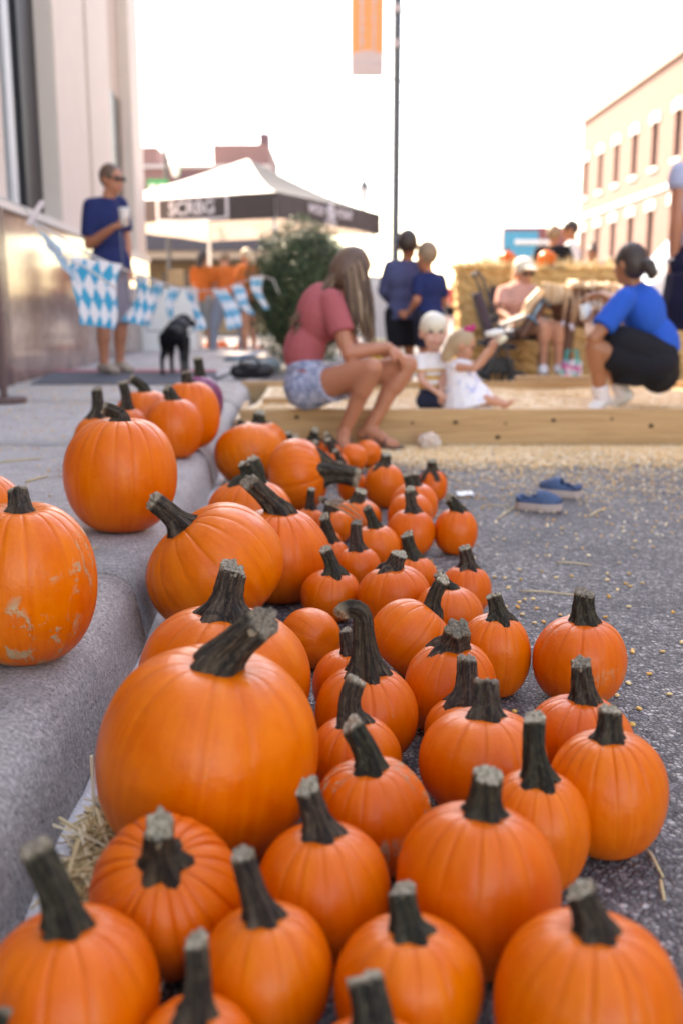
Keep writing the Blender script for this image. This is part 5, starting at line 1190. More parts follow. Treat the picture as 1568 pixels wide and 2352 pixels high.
sc = MB(); sc.tube([lp+V((0.02, 0, zb0-.07)), lp+V((.35, 0, zb0-.05)), lp+V((.72, 0, zb0-.09))], .012, 6); sc.tube([lp+V((.03, 0, zb0-.45)), lp+V((.10, 0, zb0-.40)), lp+V((.2, 0, zb0-.22)), lp+V((.42, 0, zb0-.08))], .010, 6); sc.build('scroll_bracket', DKMETAL, lr)
bn = empty('street_banner', ((xb0+xb1)/2, 17.98, zb0), 'orange and white street banner hanging from the lamp post', 'banner')
MB().box(((xb0+xb1)/2, 17.98, (zb0+zb1)/2), (xb1-xb0, .006, zb1-zb0)).build('cloth', M('orange_vinyl', (.66, .35, .155), .7, .05, trans=.3), bn)
WV = M('white_vinyl', (.62, .56, .56), .7, .03, trans=.3); wv = []; N = 16
for q in range(N+1): x = xb0+.003+(xb1-xb0-.006)*q/N; wv += [(x, 17.972, zb0+.003), (x, 17.972, zb0+.36+.06*math.sin(math.pi*q/N))]
link('white_field', mesh(wv, [(q*2, q*2+2, q*2+3, q*2+1) for q in range(N)]), WV, bn)
wd = MB(); rs = random.Random(4)
for cx_, sc_ in ((.33, 1.), (.70, .8)):      # two upright lines of script, too blurred to read
    z = zb0+.46
    while z < zb1-.1:
        h = rs.uniform(.03, .06); w_ = rs.uniform(.05, .085)*sc_; wd.box((xb0+(xb1-xb0)*cx_+rs.uniform(-.008, .008), 17.972, z), (w_, .003, h)); z += h+.018
wd.build('script_mark', WV, bn)
wd = MB()
for q in range(9): wd.box((xb0+.09+q*.05, 17.969, zb0+.22+.012*math.sin(q*.5)), (.034, .003, rs.uniform(.04, .07)))
wd.build('small_mark', M('grey_print', (.52, .47, .48), .8), bn)
fl = V((atY(834, 717, 40).x, 40, 0)); fr2 = empty('lamp_post', fl, 'small lantern-topped lamp post far beyond the canopy', 'lamp post')
MB().tube([fl, fl+V((0, 0, .6)), fl+V((0, 0, .62)), fl+V((0, 0, 4.75))], [.14, .12, .06, .05], 10).build('pole', M('pale_grey_metal', (.36, .36, .38), .5), fr2)
MB().tube([fl+V((0, 0, 4.75)), fl+V((0, 0, 4.85)), fl+V((0, 0, 5.35))], [.08, .14, .22], 8).build('lantern', M('milk_glass', (.7, .7, .68), .4), fr2); MB().tube([fl+V((0, 0, 5.36)), fl+V((0, 0, 5.6)), fl+V((0, 0, 5.85))], [.26, .12, .02], 8).build('lantern_cap', DKMETAL, fr2)
f3 = V((9.9, 30, 0)); fr3 = empty('lamp_post', f3, 'pale lantern lamp post in front of the brick building', 'lamp post')
MB().tube([f3, f3+V((0, 0, .6)), f3+V((0, 0, .62)), f3+V((0, 0, 3.6))], [.12, .10, .05, .045], 10).build('pole', M('pale_grey_metal', ()), fr3); MB().tube([f3+V((0, 0, 3.6)), f3+V((0, 0, 3.68)), f3+V((0, 0, 4.0))], [.06, .11, .17], 8).build('lantern', M('milk_glass', ()), fr3); MB().tube([f3+V((0, 0, 4.01)), f3+V((0, 0, 4.3))], [.2, .03], 8).build('lantern_cap', DKMETAL, fr3)
sp_ = V((atY(393, 717, 21.5).x, 21.5, 0)); sg = empty('street_sign', sp_, 'dark pole with green street sign and white oval plate behind the canopy', 'sign')
MB().tube([sp_, sp_+V((0, 0, 4.45))], .045, 10).build('pole', DKMETAL, sg)
def spx(x, y): return atY(x, y, 21.45)
a, b = spx(340, 446), spx(387, 412); MB().box((a+b)/2, (b.x-a.x, .02, b.z-a.z)).build('green_plate', M('sign_green', (.01, .30, .11), .5, .05), sg)
for (x0, x1) in ((344, 360), (366, 383)): c, d = spx(x0, 439), spx(x1, 424); MB().box((c+d)/2+V((0, -.016, 0)), (d.x-c.x, .006, d.z-c.z), None, .002).build('plate_mark', WHITE, sg)
c = spx(402, 385); MB().ell(c, (V((.085, 0, 0)), V((0, .02, 0)), V((0, 0, .19))), 20, 10).build('oval_plate', WHITE, sg, smooth=True); MB().ell(c+V((.012, .014, 0)), (V((.10, 0, 0)), V((0, .012, 0)), V((0, 0, .205))), 20, 10).build('oval_rim', M('pale_green', (.25, .55, .36), .5), sg, smooth=True)

# ------------------------------------------------------------------ bunting
def flagmesh(p, right, down, w, h, wave, seed):
    rs = random.Random(seed); n = 10; vs = []; fs = []; right = V(right).normalized(); down = V(down).normalized(); nn = right.cross(down)
    for j in range(n+1):
        for i in range(n+1):
            u, v = i/n, j/n; ww = w*(1-.28*v)
            vs.append(p+right*(u-.5)*ww+down*v*h+nn*(wave*math.sin(u*4.2+v*2.2+seed)*(.3+.7*v))+right*wave*.6*math.sin(v*5+seed))
    for j in range(n):
        for i in range(n): fs.append((j*(n+1)+i, j*(n+1)+i+1, (j+1)*(n+1)+i+1, (j+1)*(n+1)+i))
    me = mesh(vs, fs, True); uv = me.uv_layers.new(name='UVMap'); uvs = []
    for pl in me.polygons:
        for vi in pl.vertices: uvs += [(vi % (n+1))/n, (vi//(n+1))/n]
    uv.data.foreach_set('uv', uvs); return me
bt = empty('bunting', atY(80, 500, 6.2), 'string of blue and white lozenge pennants strung from wall to bush', 'bunting')
A_ = [(0, 452, 5.9), (60, 478, 6.0), (72, 506, 6.05), (101, 546, 6.05), (155, 596, 6.1), (195, 612, 6.1), (266, 662, 6.15)]
B_ = [(72, 506, 6.05), (155, 553, 6.15), (215, 588, 6.3), (234, 597, 6.35), (290, 620, 6.9), (346, 640, 7.7), (396, 657, 8.5), (468, 668, 9.6), (522, 661, 10.5), (565, 645, 11.3), (600, 633, 11.65), (628, 642, 11.75), (641, 674, 11.75)]
mb = MB(); mb.tube([atY(*q) for q in A_], .010, 6, flat=.3); mb.tube([atY(*q) for q in B_], .009, 6, flat=.3); mb.build('ribbon', M('white_ribbon', (.76, .75, .78), .6), bt, smooth=True)
MB().box(atY(82, 489, 6.03), (.03, .01, .16), rotm(0, R(36))).build('clip_stick', M('pink_white_stick', (.72, .62, .64), .6), bt)
FL = [((118, 548, 6.1), (.75, 0, -.65), (.2, 0, -1), .16, .10, .012), ((142, 588, 6.15), (.7, 0, -.7), (.4, 0, -1), .20, .12, .02), ((226, 598, 6.3), (1, .15, -.15), (-.10, 0, -1), .30, .40, .035), ((330, 636, 7.4), (.35, .9, -.1), (-.25, 0, -1), .20, .34, .06), ((362, 646, 7.9), (.2, .95, 0), (-.3, 0, -1), .18, .34, .05), ((404, 659, 8.7), (.4, .9, 0), (-.15, 0, -1), .18, .36, .06), ((442, 665, 9.2), (.5, .85, 0), (.1, 0, -1), .17, .36, .06), ((505, 665, 10.2), (.6, .75, 0), (.45, 0, -1), .20, .42, .05), ((540, 655, 10.8), (.6, .8, 0), (.6, 0, -1), .16, .36, .05), ((590, 636, 11.55), (.8, .5, 0), (.2, -.1, -1), .17, .36, .05)]
for i, (p, rt_, dn_, w_, h_, wv_) in enumerate(FL): link('pennant', flagmesh(atY(*p), rt_, dn_, w_, h_, wv_, i*1.7), LOZ, bt)
# post that the ribbon's left end is tied to
pp = atY(0, 452, 5.9); po = empty('ribbon_post', (pp.x-.02, pp.y, SW), 'slim dark post at the left edge that holds the ribbon', 'post')
MB().tube([V((pp.x-.05, pp.y, SW+.002)), V((pp.x-.05, pp.y, pp.z+.12))], .022, 10).build('pole', M('brown_post', (.12, .07, .065), .6), po); MB().tube([V((pp.x-.05, pp.y, SW+.002)), V((pp.x-.05, pp.y, SW+.03))], .13, 16).build('base', M('brown_post', ()), po)

# ------------------------------------------------------------------ entrance mat, dog, bags, blanket
mt_ = empty('entrance_mat', (-1.55, 8.1, SW), 'dark grey floor mat with red edge under the man and dog', 'mat')
q = [gnd(72, 884, SW), gnd(500, 884, SW), gnd(498, 853, SW), gnd(128, 853, SW)]
def sheet(pts, z0, z1): 
    n = len(pts); return mesh([V((p.x, p.y, z)) for z in (z0, z1) for p in pts], [tuple(range(n-1, -1, -1)), tuple(range(n, 2*n))]+[(i, (i+1) % n, n+(i+1) % n, n+i) for i in range(n)])
link('pile', sheet(q, SW+.002, SW+.012), M('charcoal_mat', (.085, .085, .105), .95, .2, 60), mt_)
e = [lerp(q[3], q[0], .0), lerp(q[2], q[1], .0), lerp(q[2], q[1], .16), lerp(q[3], q[0], .16)]; link('red_edge', sheet([e[3], e[2], e[1], e[0]], SW+.0125, SW+.017), M('red_edge_mat', (.42, .10, .12), .9), mt_)
dg_ = atY(398, 800, 8.45); dx, dy = dg_.x, 8.45; zb = SW+.014
dr = empty('dog', (dx, dy, zb), 'black dog standing on the mat with its back turned', 'dog')
P = lambda x, y, z: V((dx+x, dy+y, zb+z))
FUR = M('black_fur', (.008, .008, .011), .7, .3, 60, .4, 200, spec=.2)
blob('body', [('e', P(0, .0, .33), (V((.080, 0, 0)), V((0, .13, 0)), V((0, 0, .090)))), ('e', P(.0, .24, .35), (V((.090, 0, 0)), V((0, .15, 0)), V((0, 0, .115)))), ('e', P(.0, .12, .33), (V((.075, 0, 0)), V((0, .18, 0)), V((0, 0, .085)))),
              ('c', P(.0, .32, .38), .070, P(.02, .42, .425), .060), ('e', P(.025, .46, .44), (V((.062, .02, 0)), V((-.02, .075, 0)), V((0, 0, .06)))), ('c', P(.05, .51, .43), .038, P(.09, .57, .41), .028),
              ('e', P(-.035, .44, .44), (V((.012, 0, 0)), V((0, .03, 0)), V((0, 0, .045)))), ('e', P(.08, .44, .44), (V((.012, 0, 0)), V((0, .03, 0)), V((0, 0, .045)))),
              ('c', P(-.062, -.02, .30), .055, P(-.075, .05, .20), .038), ('c', P(-.075, .05, .20), .036, P(-.085, -.06, .125), .022), ('c', P(-.085, -.06, .125), .020, P(-.088, -.045, .02), .016), ('c', P(-.088, -.05, .016), .017, P(-.088, .0, .012), .016),
              ('c', P(.062, -.02, .30), .055, P(.075, .05, .20), .038), ('c', P(.075, .05, .20), .036, P(.080, -.06, .125), .022), ('c', P(.080, -.06, .125), .020, P(.082, -.045, .02), .016), ('c', P(.082, -.05, .016), .017, P(.082, .0, .012), .016),
              ('c', P(-.06, .30, .28), .045, P(-.065, .29, .15), .028), ('c', P(-.065, .29, .15), .024, P(-.065, .30, .02), .018), ('c', P(.06, .30, .28), .045, P(.065, .29, .15), .028), ('c', P(.065, .29, .15), .024, P(.065, .30, .02), .018),
              ('c', P(-.065, .30, .014), .018, P(-.065, .34, .012), .016), ('c', P(.065, .30, .014), .018, P(.065, .34, .012), .016),
              ('c', P(0, -.11, .37), .022, P(.09, -.19, .33), .014), ('c', P(.09, -.19, .33), .014, P(.20, -.22, .355), .008)], .009, FUR, dr)
mb = MB(); cn = P(.012, .38, .40); mb.tube([cn+V((.066*math.cos(a), .05*math.sin(a), .045*math.sin(a)*-1)) for a in [2*math.pi*j/18 for j in range(19)]], .010, 6); mb.build('collar', M('grey_webbing', ()), dr)
bp = gnd(606, 872, SW); bp.y = 7.95; bp.x = -.72
bg = empty('duffel_bag', (bp.x, bp.y, SW), 'black duffel bag lying on the sidewalk left of the girl', 'bag')
blob('bag_body', [('c', (bp.x-.10, bp.y, SW+.065), .062, (bp.x+.12, bp.y+.03, SW+.075), .072), ('e', (bp.x, bp.y, SW+.10), (V((.09, 0, 0)), V((0, .08, 0)), V((0, 0, .05))))], .012, M('black_nylon', (.016, .016, .02), .45, .3, 30, .5, 40), bg)
mb = MB(); mb.tube([(bp.x-.09, bp.y-.05, SW+.10), (bp.x-.05, bp.y-.09, SW+.17), (bp.x+.05, bp.y-.09, SW+.175), (bp.x+.09, bp.y-.05, SW+.11)], .010, 6); mb.tube([(bp.x-.15, bp.y-.05, SW+.05), (bp.x-.25, bp.y-.06, SW+.015), (bp.x-.33, bp.y-.10, SW+.014)], .012, 6); mb.build('strap', BLACK, bg, smooth=True)
kp = atY(572, 812, 11.2); kp.z = 0
kb = empty('blanket_heap', (kp.x, kp.y, 0), 'crumpled teal-grey blanket heaped at the foot of the bush', 'blanket')
rs = random.Random(8)
blob('cloth', [('e', (kp.x+rs.uniform(-.22, .22), kp.y+rs.uniform(-.15, .15), .06+rs.random()*.08), (V((rs.uniform(.08, .18), 0, rs.uniform(-.06, .06))), V((0, .14, 0)), V((0, 0, rs.uniform(.05, .09))))) for _ in range(14)], .018, M('teal_grey_cloth', (.10, .15, .17), .85, .35, 8, .4, 60), kb)
MB().ell((kp.x-.02, kp.y-.14, .21), (V((.19, 0, .03)), V((0, .03, 0)), V((-.004, 0, .022))), 16, 8).build('folded_edge', M('pale_blue_cloth', (.30, .38, .48), .8), kb, smooth=True)

# ------------------------------------------------------------------ hay bales, pumpkins on them, pony, stroller
rs = random.Random(14)
def bale(c, size, rz, label, fluff=0):
    root = empty('hay_bale', (c[0], c[1], c[2]), label, 'hay bale', 'stacked hay bales'); m = Matrix.Rotation(rz, 3, 'Z'); c = V(c)+V((0, 0, size[2]/2))
    bm = bmesh.new(); bmesh.ops.create_cube(bm, size=1); bmesh.ops.scale(bm, vec=size, verts=bm.verts); bmesh.ops.subdivide_edges(bm, edges=bm.edges[:], cuts=9, use_grid_fill=True)
    for v in bm.verts: v.co += V((rs.gauss(0, .010), rs.gauss(0, .012), rs.gauss(0, .006)*(v.co.z > 0)))
    me = bpy.data.meshes.new('b'); bm.to_mesh(me); bm.free(); me.transform(Matrix.Translation(c) @ m.to_4x4()); link('packed_hay', me, HAYM, root)
    mb = MB()
    for q in range(420):
        f = rs.choice((0, 0, 1, 2, 2)); p = V([rs.uniform(-.5, .5)*size[i] for i in range(3)])
        if f == 0: p.y = -size[1]/2
        elif f == 1: p.x = rs.choice((-1, 1))*size[0]/2
        else: p.z = size[2]/2-.004
        d = V((rs.gauss(0, 1), rs.gauss(0, .6), rs.gauss(0, .8))).normalized()*rs.uniform(.03, .08)
        if f == 2: d.z = abs(d.z)*.5
        elif p.z+d.z < -size[2]/2: d.z = abs(d.z)
        mb.tube([c+m @ (p-d*.5), c+m @ (p+d)], .0022, 3, cap=False)
    for q in range(500+fluff):
        p = V((rs.uniform(-.5, .5)*size[0], rs.uniform(-.5, .5)*size[1], size[2]/2-.006)); d = V((rs.gauss(0, .8), rs.gauss(0, .8), abs(rs.gauss(0, .45)))).normalized()*rs.uniform(.04, .10 if q < 500 else .17); mb.tube([c+m @ p, c+m @ (p+d)], .0026, 3, cap=False)
    tag(mb.build('loose_stalk', STRAWM, root), kind='stuff')
    for x in (-.25, .25):
        tb = MB(); tb.tube([c+m @ V((x*size[0], y, z)) for (y, z) in ((-size[1]/2-.012, -size[2]/2+.02), (-size[1]/2-.012, size[2]/2+.008), (size[1]/2+.012, size[2]/2+.008), (size[1]/2+.012, -size[2]/2+.02))], .004, 5)
        tb.build('twine', M('orange_twine', (.55, .28, .08), .8), root)
rows = ['bottom', 'middle', 'top']
for l_ in range(3):
    z = .002+l_*.363
    bale((1.42+.02*(l_ % 2), 9.95, z), (.62, .50, .36), R(3-4*l_), '%s bale of the left hay stack behind the seated woman' % rows[l_], 1600*(l_ == 2))
    bale((2.26, 10.15+.03*l_, z), (1.00, .48, .36), R(-2+2*l_), '%s bale of the right hay stack behind the pony' % rows[l_], 2000*(l_ == 2))
bale((3.32, 10.35, .002), (1.0, .48, .36), R(4), 'low hay bale at the far right behind the woman in blue')
bale((3.36, 10.35, .365), (1.0, .48, .36), R(1), 'upper hay bale at the far right behind the woman in blue', 1200)
def ball_pumpkin(x, y, Y, z0, r, label, hue=.5):
    c = atY(x, y, Y); root = empty('pumpkin', (c.x, Y, z0), label, 'pumpkin', 'pumpkins beyond the corn pit'); n = 40; m = 20
    th = np.linspace(0, 2*np.pi, n, endpoint=False)[None]; ph = np.linspace(0, np.pi, m)[:, None]; rr = 1-.05*np.abs(np.cos(th*5))**8
    X = c.x+r*np.sin(ph)*np.cos(th)*rr; Yy = Y+r*np.sin(ph)*np.sin(th)*rr; Z = z0+r*.95+r*.94*np.cos(ph)*np.ones_like(th)
    me = grid_mesh(X, Yy, Z, None, None); put_attr(me, 'groove', (np.abs(np.cos(th*5))**8*np.ones((m, 1))).ravel()); o = link('flesh', me, PUMP, root); o['hue'] = hue; o['scab'] = 0.
    s_ = link('stem', grid_mesh(*[np.array(q_) for q_ in stemgrid(c.x, Y, z0+r*1.80, r*.14, r*.45)], None, None), STEM, root); s_['tone'] = .5
def stemgrid(x, y, z, r, L):
    X, Y, Z = [], [], []
    for i in range(5):
        s = i/4; rr = r*(1.6-1.0*s if s < .5 else 1.1-.1*s); X.append([x+L*.2*s*s+rr*math.cos(2*math.pi*k/10) for k in range(10)]); Y.append([y+rr*math.sin(2*math.pi*k/10) for k in range(10)]); Z.append([z+L*s]*10)
    return X, Y, Z
ball_pumpkin(1164, 600, 9.95, 1.100, .085, 'small pumpkin on the left hay stack behind the pale cap', .8); ball_pumpkin(1255, 590, 10.1, 1.100, .092, 'round pumpkin on the right hay stack beside the pale cap', .3)
for i, (x, Y, r, lb) in enumerate(((510, 15.6, .13, 'pumpkin on the ground between the middle helper\'s legs'), (548, 15.2, .11, 'pumpkin on the ground left of the blond helper'), (478, 15.8, .12, 'pumpkin on the ground behind the leftmost helper'), (600, 14.9, .10, 'pumpkin on the ground right of the blond helper by the bush'))): ball_pumpkin(x, 780, Y, .001, r, lb, .6)
# pony
PYY = 9.0; pr_ = empty('pony', atY(1340, 760, PYY)*1 if False else V((atY(1340, 760, PYY).x, PYY, 0)), 'small brown pony with pale mane and blue halter, head lowered', 'pony')
Q = lambda x, y, Y: atY(x, y, Y)
hips = Q(1412, 700, PYY+.1); wth = Q(1300, 692, PYY); poll = Q(1246, 682, PYY-.1); muz = Q(1196, 768, PYY-.22)
leg = lambda b, z1, z2, off: [('c', b, .075, V((b.x+off, b.y, .42)), .042), ('c', V((b.x+off, b.y, .42)), .040, V((b.x+off*.6, b.y, .10)), .028), ('k', V((b.x+off*.6, b.y, .10)), .030, V((b.x+off*.6+.01, b.y-.01, .004)), .044)]
blob('body', [('e', lerp(hips, wth, .5)+V((0, 0, -.03)), (V((.30, 0, 0)), V((0, .17, 0)), V((0, 0, .19)))), ('e', hips+V((-.03, 0, -.02)), (V((.17, 0, 0)), V((0, .16, 0)), V((0, 0, .19)))), ('e', wth+V((.02, 0, -.05)), (V((.15, 0, 0)), V((0, .14, 0)), V((0, 0, .20)))),
              ('c', wth+V((-.02, 0, .0)), .125, lerp(wth, poll, .75), .090), ('c', poll, .075, lerp(poll, muz, .45), .070), ('c', lerp(poll, muz, .45), .066, muz, .048), ('e', muz, (V((.045, 0, .02)), V((0, .045, 0)), V((-.01, 0, .05)))), ('c', poll+V((-.02, -.05, .04)), .018, poll+V((-.03, -.06, .11)), .008), ('c', poll+V((-.02, .05, .04)), .018, poll+V((-.03, .06, .11)), .008)]
     + leg(wth+V((.0, -.08, -.12)), 0, 0, .0)+leg(wth+V((.04, .09, -.12)), 0, 0, .02)+leg(hips+V((-.02, -.09, -.12)), 0, 0, .03)+leg(hips+V((.02, .09, -.12)), 0, 0, .05), .014, M('brown_coat', (.13, .060, .038), .6, .25, 10), pr_)
MANE = mat_island('pale_mane', [(0, (.50, .32, .17)), (.5, (.68, .49, .31)), (1, (.80, .66, .48))], .5)
mb = MB(); rs = random.Random(77)
for q in range(100):
    t_ = rs.random(); p = lerp(wth, poll, t_)+V((rs.uniform(-.02, .02), -.02, .11)); d = V((rs.uniform(-.05, .03), -.13, -rs.uniform(.07, .16))); mb.tube([p, p+V((d.x*.4, d.y*.8, .0)), p+d], [.010, .011, .003], 4)
for q in range(30): p = poll+V((rs.uniform(-.05, .05), -.05, .07)); e_ = lerp(poll, muz, rs.uniform(.3, .95))+V((rs.uniform(-.11, -.05), -.06, .0)); mb.tube([p, lerp(p, e_, .5)+V((-.03, -.05, .02)), e_], [.012, .012, .004], 4)
for q in range(90): t_ = rs.random(); p = lerp(wth, hips, t_*1.08)+V((0, rs.uniform(-.13, .06), .168+rs.uniform(-.02, .01))); mb.tube([p, p+V((rs.uniform(-.04, .04), -.05, .0)), p+V((rs.uniform(-.07, .07), -.09, -.04))], [.011, .012, .004], 4)
tag(mb.build('mane', MANE, pr_), kind='stuff')
mb = MB(); tb = MB()
for q in range(8):
    x0 = 1300+q*16; p = Q(x0, 668, PYY-.15); e_ = Q(x0+rs.uniform(-14, 8)-6, 738+rs.uniform(-6, 12), PYY-.20); mb.tube([p+V((0, .06, .01)), lerp(p, e_, .4)+V((0, -.045, .01)), e_+V((0, -.02, 0))], [.014, .018, .010], 6); tb.ell(e_+V((0, -.02, -.012)), (V((.016, 0, 0)), V((0, .016, 0)), V((0, 0, .026))), 8, 6)
mb.build('hanging_tassel', M('tan_cord', (.42, .25, .15), .8), pr_, smooth=True); tb.build('tassel_tip', M('lilac_white', (.68, .62, .74), .8), pr_, smooth=True)
HB = M('blue_halter', (.12, .28, .42), .7); mb = MB()
for t_, r_ in ((.12, .085), (.62, .070)):
    c = lerp(poll, muz, t_); ax_ = (muz-poll).normalized(); e1 = ax_.orthogonal().normalized(); e2 = ax_.cross(e1); mb.tube([c+(e1*math.cos(a)+e2*math.sin(a))*r_ for a in [2*math.pi*j/18 for j in range(19)]], .011, 6)
mb.tube([lerp(poll, muz, .12)+V((0, -.085, 0)), lerp(poll, muz, .62)+V((0, -.07, 0))], .011, 6); mb.build('halter', HB, pr_, smooth=True)
# stroller beside the seated woman
sx = atY(1140, 760, 8.75).x; sy = 8.75; S3 = lambda x, y, z: V((sx+x, sy+y, z)); sr = empty('stroller', (sx, sy, 0), 'dark pushchair with tray left of the seated woman', 'stroller')
mb = MB()
for y in (-.18, .18): mb.tube([S3(.14, y, .10), S3(.05, y, .38), S3(-.16, y, .95), S3(-.20, y, 1.0)], .013, 8); mb.tube([S3(-.14, y, .10), S3(.0, y, .40), S3(.16, y, .56)], .013, 8)
mb.tube([S3(-.20, -.18, 1.0), S3(-.20, .18, 1.0)], .016, 8); mb.build('frame', DKMETAL, sr)
MB().box(S3(.0, 0, .40), (.30, .32, .05), rotm(0, R(8)), .015).build('seat', M('black_fabric', ()), sr); MB().box(S3(-.12, 0, .62), (.05, .32, .46), rotm(0, R(-18)), .015).build('backrest', M('plum_fabric', (.10, .065, .085), .9), sr)
MB().box(S3(.12, 0, .60), (.24, .34, .03), rotm(0, R(-24)), .010).build('tray', M('grey_tray', (.34, .30, .27), .4), sr)
MB().box(S3(.0, 0, .22), (.28, .28, .13), None, .02).build('basket', BLACK, sr)
for x in (-.16, .16):
    for y in (-.20, .20):
        w_ = MB(); w_.tube([S3(x+.075*math.cos(a), y, .095+.075*math.sin(a)) for a in [2*math.pi*j/20 for j in range(21)]], .018, 8); wo = w_.build('wheel', BLACK, sr, smooth=True); h_ = MB(); h_.tube([S3(x, y-.015, .095), S3(x, y+.015, .095)], .03, 10); h_.build('hub', M('pale_grey_metal', ()), wo)
# toy bag, tub, white cooler, table
tbx = atY(1311, 830, 8.55).x; tg = empty('toy_bag', (tbx, 8.55, 0), 'pink and white patterned bag with teal handles by the rear board', 'bag')
def mat_toybag():
    t = NT('pink_print'); f = t.noise(t.co(), 16, 2, .5); g = t.noise(t.co(), 21, 2, .5); t.col(t.mix(t.ramp(g, [(.55, 0.), (.58, 1.)]), t.mix(t.ramp(f, [(.48, 0.), (.52, 1.)]), (.75, .68, .74), (.62, .12, .33)), (.05, .42, .40))); t.rough(.6); return t.m
MB().box((tbx, 8.55, .14), (.17, .10, .27), None, .02).build('bag_body', mat_toybag(), tg)
for y in (-.04, .04): mb = MB(); mb.tube([(tbx-.05, 8.55+y, .26), (tbx-.04, 8.55+y, .36), (tbx+.04, 8.55+y, .36), (tbx+.05, 8.55+y, .26)], .009, 6); mb.build('handle', M('teal_webbing', (.03, .36, .34), .7), tg)
yx = atY(874, 778, 8.9); yb = empty('yellow_tub', (yx.x, 8.9, 0), 'yellow plastic tub behind the seated girl\'s arms', 'tub'); YEL = M('yellow_plastic', (.80, .46, .03), .4)
MB().tube([(yx.x, 8.9, .002), (yx.x, 8.9, .22), (yx.x, 8.9, .42), (yx.x, 8.9, .425)], [.09, .10, .115, .125], 18).build('tub_wall', YEL, yb, smooth=True); MB().tube([(yx.x, 8.9, .427), (yx.x, 8.9, .45)], [.115, .09], 18).build('filling', M('pale_corn_fill', (.76, .66, .40), .6), yb)
cx_ = atY(868, 700, 10.2).x; cb_ = empty('white_cabinet', (cx_, 10.2, 0), 'white metal cabinet between the seated girl and the boys', 'cabinet')
MB().box((cx_, 10.2, .50), (.30, .34, 1.0), None, .01).build('shell', WHITE, cb_); MB().box((cx_, 10.02, .50), (.26, .012, .90), None, .004).build('door', M('off_white', (.70, .67, .66), .5), cb_); MB().box((cx_+.10, 10.01, .55), (.015, .016, .10)).build('handle', DKMETAL, cb_); MB().box((cx_, 10.2, 1.012), (.32, .36, .022)).build('top', WHITE, cb_)
wx = atY(385, 700, 14.6).x; wt = empty('draped_table', (wx, 14.6, 0), 'white cloth-draped table left of the helpers in orange', 'table')
mb = MB(); vs = []; fs = []
for j, (z, g) in enumerate(((1.02, 0), (1.0, .02), (.5, .05), (.03, .08))):
    for i in range(28):
        a = 2*math.pi*i/28; x = max(-1, min(1, 1.5*math.cos(a)))*.42; y = max(-1, min(1, 1.5*math.sin(a)))*.3; k_ = 1+g*(1+.6*math.sin(i*2.3)); vs.append((wx+x*k_, 14.6+y*k_, z))
for j in range(3):
    for i in range(28): fs.append((j*28+i, j*28+(i+1) % 28, (j+1)*28+(i+1) % 28, (j+1)*28+i))
fs.append(tuple(range(28))); link('tablecloth', mesh(vs, fs, True), WHITE, wt)
for x in (-.36, .36):
    for y in (-.25, .25): MB().tube([(wx+x, 14.6+y, .001), (wx+x, 14.6+y, .99)], .015, 8).build('leg', DKMETAL, wt)
MB().box((wx+.15, 14.5, 1.15), (.22, .2, .22), rotm(0, 0, .2), .01).build('carton', M('tan_door', ()), empty('carton', (wx+.15, 14.5, 1.03), 'small tan carton standing on the draped white table', 'box'))

# ------------------------------------------------------------------ food truck and van
TY = 28.; tx0, tx1 = atY(1152, 600, TY).x, atY(1322, 600, TY).x; tz = atY(1200, 520, TY).z; tw = tx1-tx0; tr_ = empty('food_truck', ((tx0+tx1)/2, TY+2.5, 0), 'teal and maroon food truck with round bulbs beyond the hay', 'truck')
TEAL = M('teal_paint', (.02, .28, .44), .35, .05); MAR = M('maroon_paint', (.22, .06, .065), .4, .05)
MB().box(((tx0+tx1)/2, TY+2.6, (tz+.45)/2), (tw, 5.2, tz-.45), None, .08).build('body', MAR, tr_)
MB().box((tx0+tw*.24, TY-.012, tz*.52), (tw*.47, .03, tz*.88), None, .006).build('teal_panel', TEAL, tr_)
MB().box((tx0+tw*.36, TY-.16, tz*.63), (tw*.42, .30, .05), rotm(R(18)), .006).build('awning', M('pale_blue_awning', (.45, .66, .76), .6), tr_)
MB().box((tx0+tw*.40, TY-.034, tz*.50), (tw*.34, .012, tz*.20), None, .003).build('hatch', GLASS, tr_)
MB().box((tx0+tw*.16, TY-.036, tz*.48), (tw*.09, .014, tz*.30), None, .003).build('menu_board', WHITE, tr_)
MB().box(((tx0+tx1)/2, TY-.05, .55), (tw*1.02, .12, .18), None, .02).build('bumper', DKMETAL, tr_)
for q in range(9):
    a = q/8; p = V((tx0+tw*(.12+.58*a), TY-.07, tz*(.86 if q > 0 else .74))); MB().ell(p, (V((.075, 0, 0)), V((0, .04, 0)), V((0, 0, .075))), 12, 8).build('bulb', M('white_globe', (.85, .84, .80), .3, .02), tr_, smooth=True)
for (x, z) in ((.08, .74), (.06, .62)): MB().ell((tx0+tw*x, TY-.07, tz*z), (V((.075, 0, 0)), V((0, .04, 0)), V((0, 0, .075))), 12, 8).build('bulb', M('white_globe', ()), tr_, smooth=True)
for x in (.14, .86):
    for y in (.9, 4.2):
        w_ = MB(); c = V((tx0+tw*x, TY+y, .38)); w_.tube([c+V((-.12, 0, 0)), c+V((-.1, 0, 0)), c+V((.1, 0, 0)), c+V((.12, 0, 0))], [.34, .38, .38, .34], 20); wo = w_.build('wheel', BLACK, tr_); h_ = MB(); h_.tube([c+V((-.135, 0, 0)), c+V((.135, 0, 0))], .18, 14); h_.build('rim', M('pale_grey_metal', ()), wo)
VY = 20.; vx = atY(1392, 600, VY).x; vr = empty('white_van', (vx+2.4, VY+.9, 0), 'white van with sloping bonnet parked before the brick building', 'van')
prof = [(0, .35), (0, .95), (.15, 1.08), (.95, 1.25), (1.75, 2.15), (2.0, 2.32), (4.9, 2.36), (5.0, 2.2), (5.0, .35)]
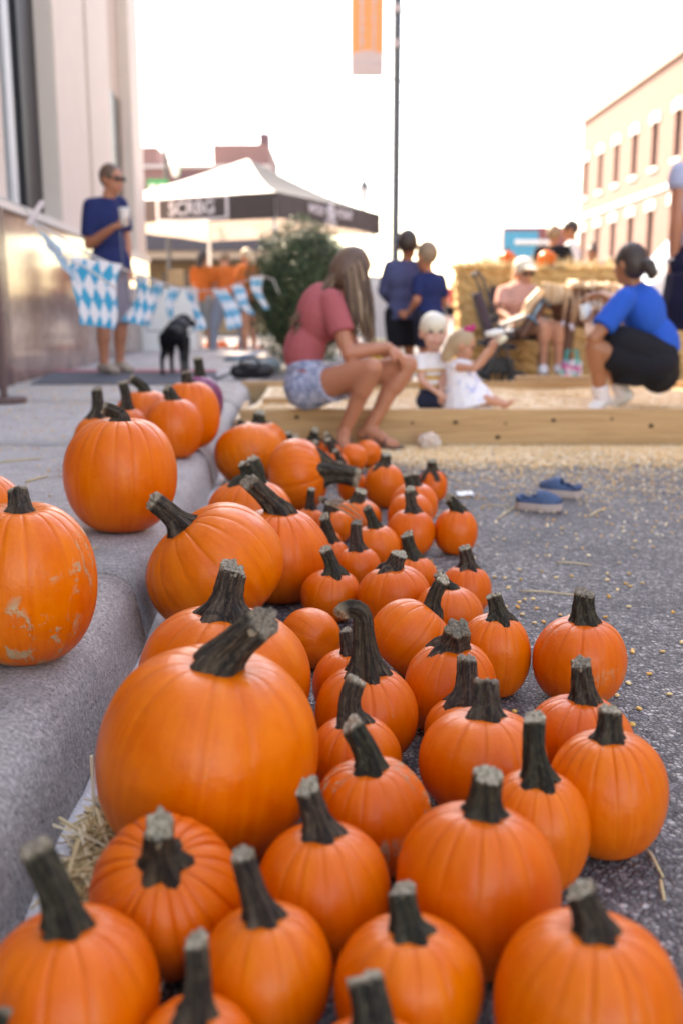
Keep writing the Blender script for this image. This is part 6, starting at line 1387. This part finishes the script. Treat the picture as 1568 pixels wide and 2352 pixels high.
vs = [(vx+x, VY+y, z) for y in (0, 1.85) for x, z in prof]; n = len(prof); fs = [tuple(range(n)), tuple(range(2*n-1, n-1, -1))]+[(i, n+i, n+(i+1) % n, (i+1) % n) for i in range(n)]
me = mesh(vs, fs); bm = bmesh.new(); bm.from_mesh(me); bmesh.ops.recalc_face_normals(bm, faces=bm.faces); bmesh.ops.bevel(bm, geom=bm.edges[:], offset=.05, segments=2, affect='EDGES'); bm.to_mesh(me); bm.free(); link('body', me, M('white_car_paint', (.80, .80, .80), .25, .02), vr)
def vwin(pts, name, mt): link(name, sheet_xz(pts, VY-.012, VY-.002), mt, vr)
def sheet_xz(pts, y0, y1): n = len(pts); return mesh([(vx+x, y, z) for y in (y0, y1) for x, z in pts], [tuple(range(n)), tuple(range(2*n-1, n-1, -1))]+[(i, n+i, n+(i+1) % n, (i+1) % n) for i in range(n)])
VG = M('tinted_glass', (.30, .30, .32), .15, .1)
vwin([(1.25, 1.35), (1.85, 2.05), (2.5, 2.12), (2.5, 1.35)], 'side_window', VG); vwin([(2.62, .45), (2.62, 2.2), (2.65, 2.2), (2.65, .45)], 'door_gap', DKMETAL); vwin([(2.35, 1.1), (2.35, 1.15), (2.52, 1.15), (2.52, 1.1)], 'handle', DKMETAL)
link('windscreen', mesh([(vx+1.0, VY+.18, 1.33), (vx+1.0, VY+1.67, 1.33), (vx+1.70, VY+1.60, 2.12), (vx+1.70, VY+.25, 2.12)], [(0, 1, 2, 3)]), VG, vr).location = (-.04, 0, .03)
MB().box((vx+.02, VY+.25, .85), (.06, .28, .16), None, .02).build('headlight', M('clear_lamp', (.75, .76, .78), .15), vr)
for x in (.85, 4.1):
    for y in (.02, 1.83):
        w_ = MB(); c = V((vx+x, VY+y, .34)); w_.tube([c+V((0, -.1, 0)), c+V((0, .1, 0))], .33, 22); wo = w_.build('wheel', BLACK, vr); h_ = MB(); h_.tube([c+V((0, -.112, 0)), c+V((0, .112, 0))], .19, 16); h_.build('rim', M('pale_grey_metal', ()), wo)

# scrap of white paper on the asphalt behind the right rows
pw = gnd(1066, 1140); pw2 = empty('paper_scrap', (pw.x, pw.y, 0), 'flat scrap of white paper on the asphalt left of the clogs', 'paper')
rs = random.Random(3); vs = []; fs = []
for j in range(5):
    for i in range(5): vs.append((pw.x+(i-2)*.014+rs.uniform(-.004, .004), pw.y+(j-2)*.016+rs.uniform(-.004, .004), .006+rs.uniform(0, .012)))
for j in range(4):
    for i in range(4): fs.append((j*5+i, j*5+i+1, (j+1)*5+i+1, (j+1)*5+i))
link('sheet', mesh(vs, fs), WHITE, pw2)
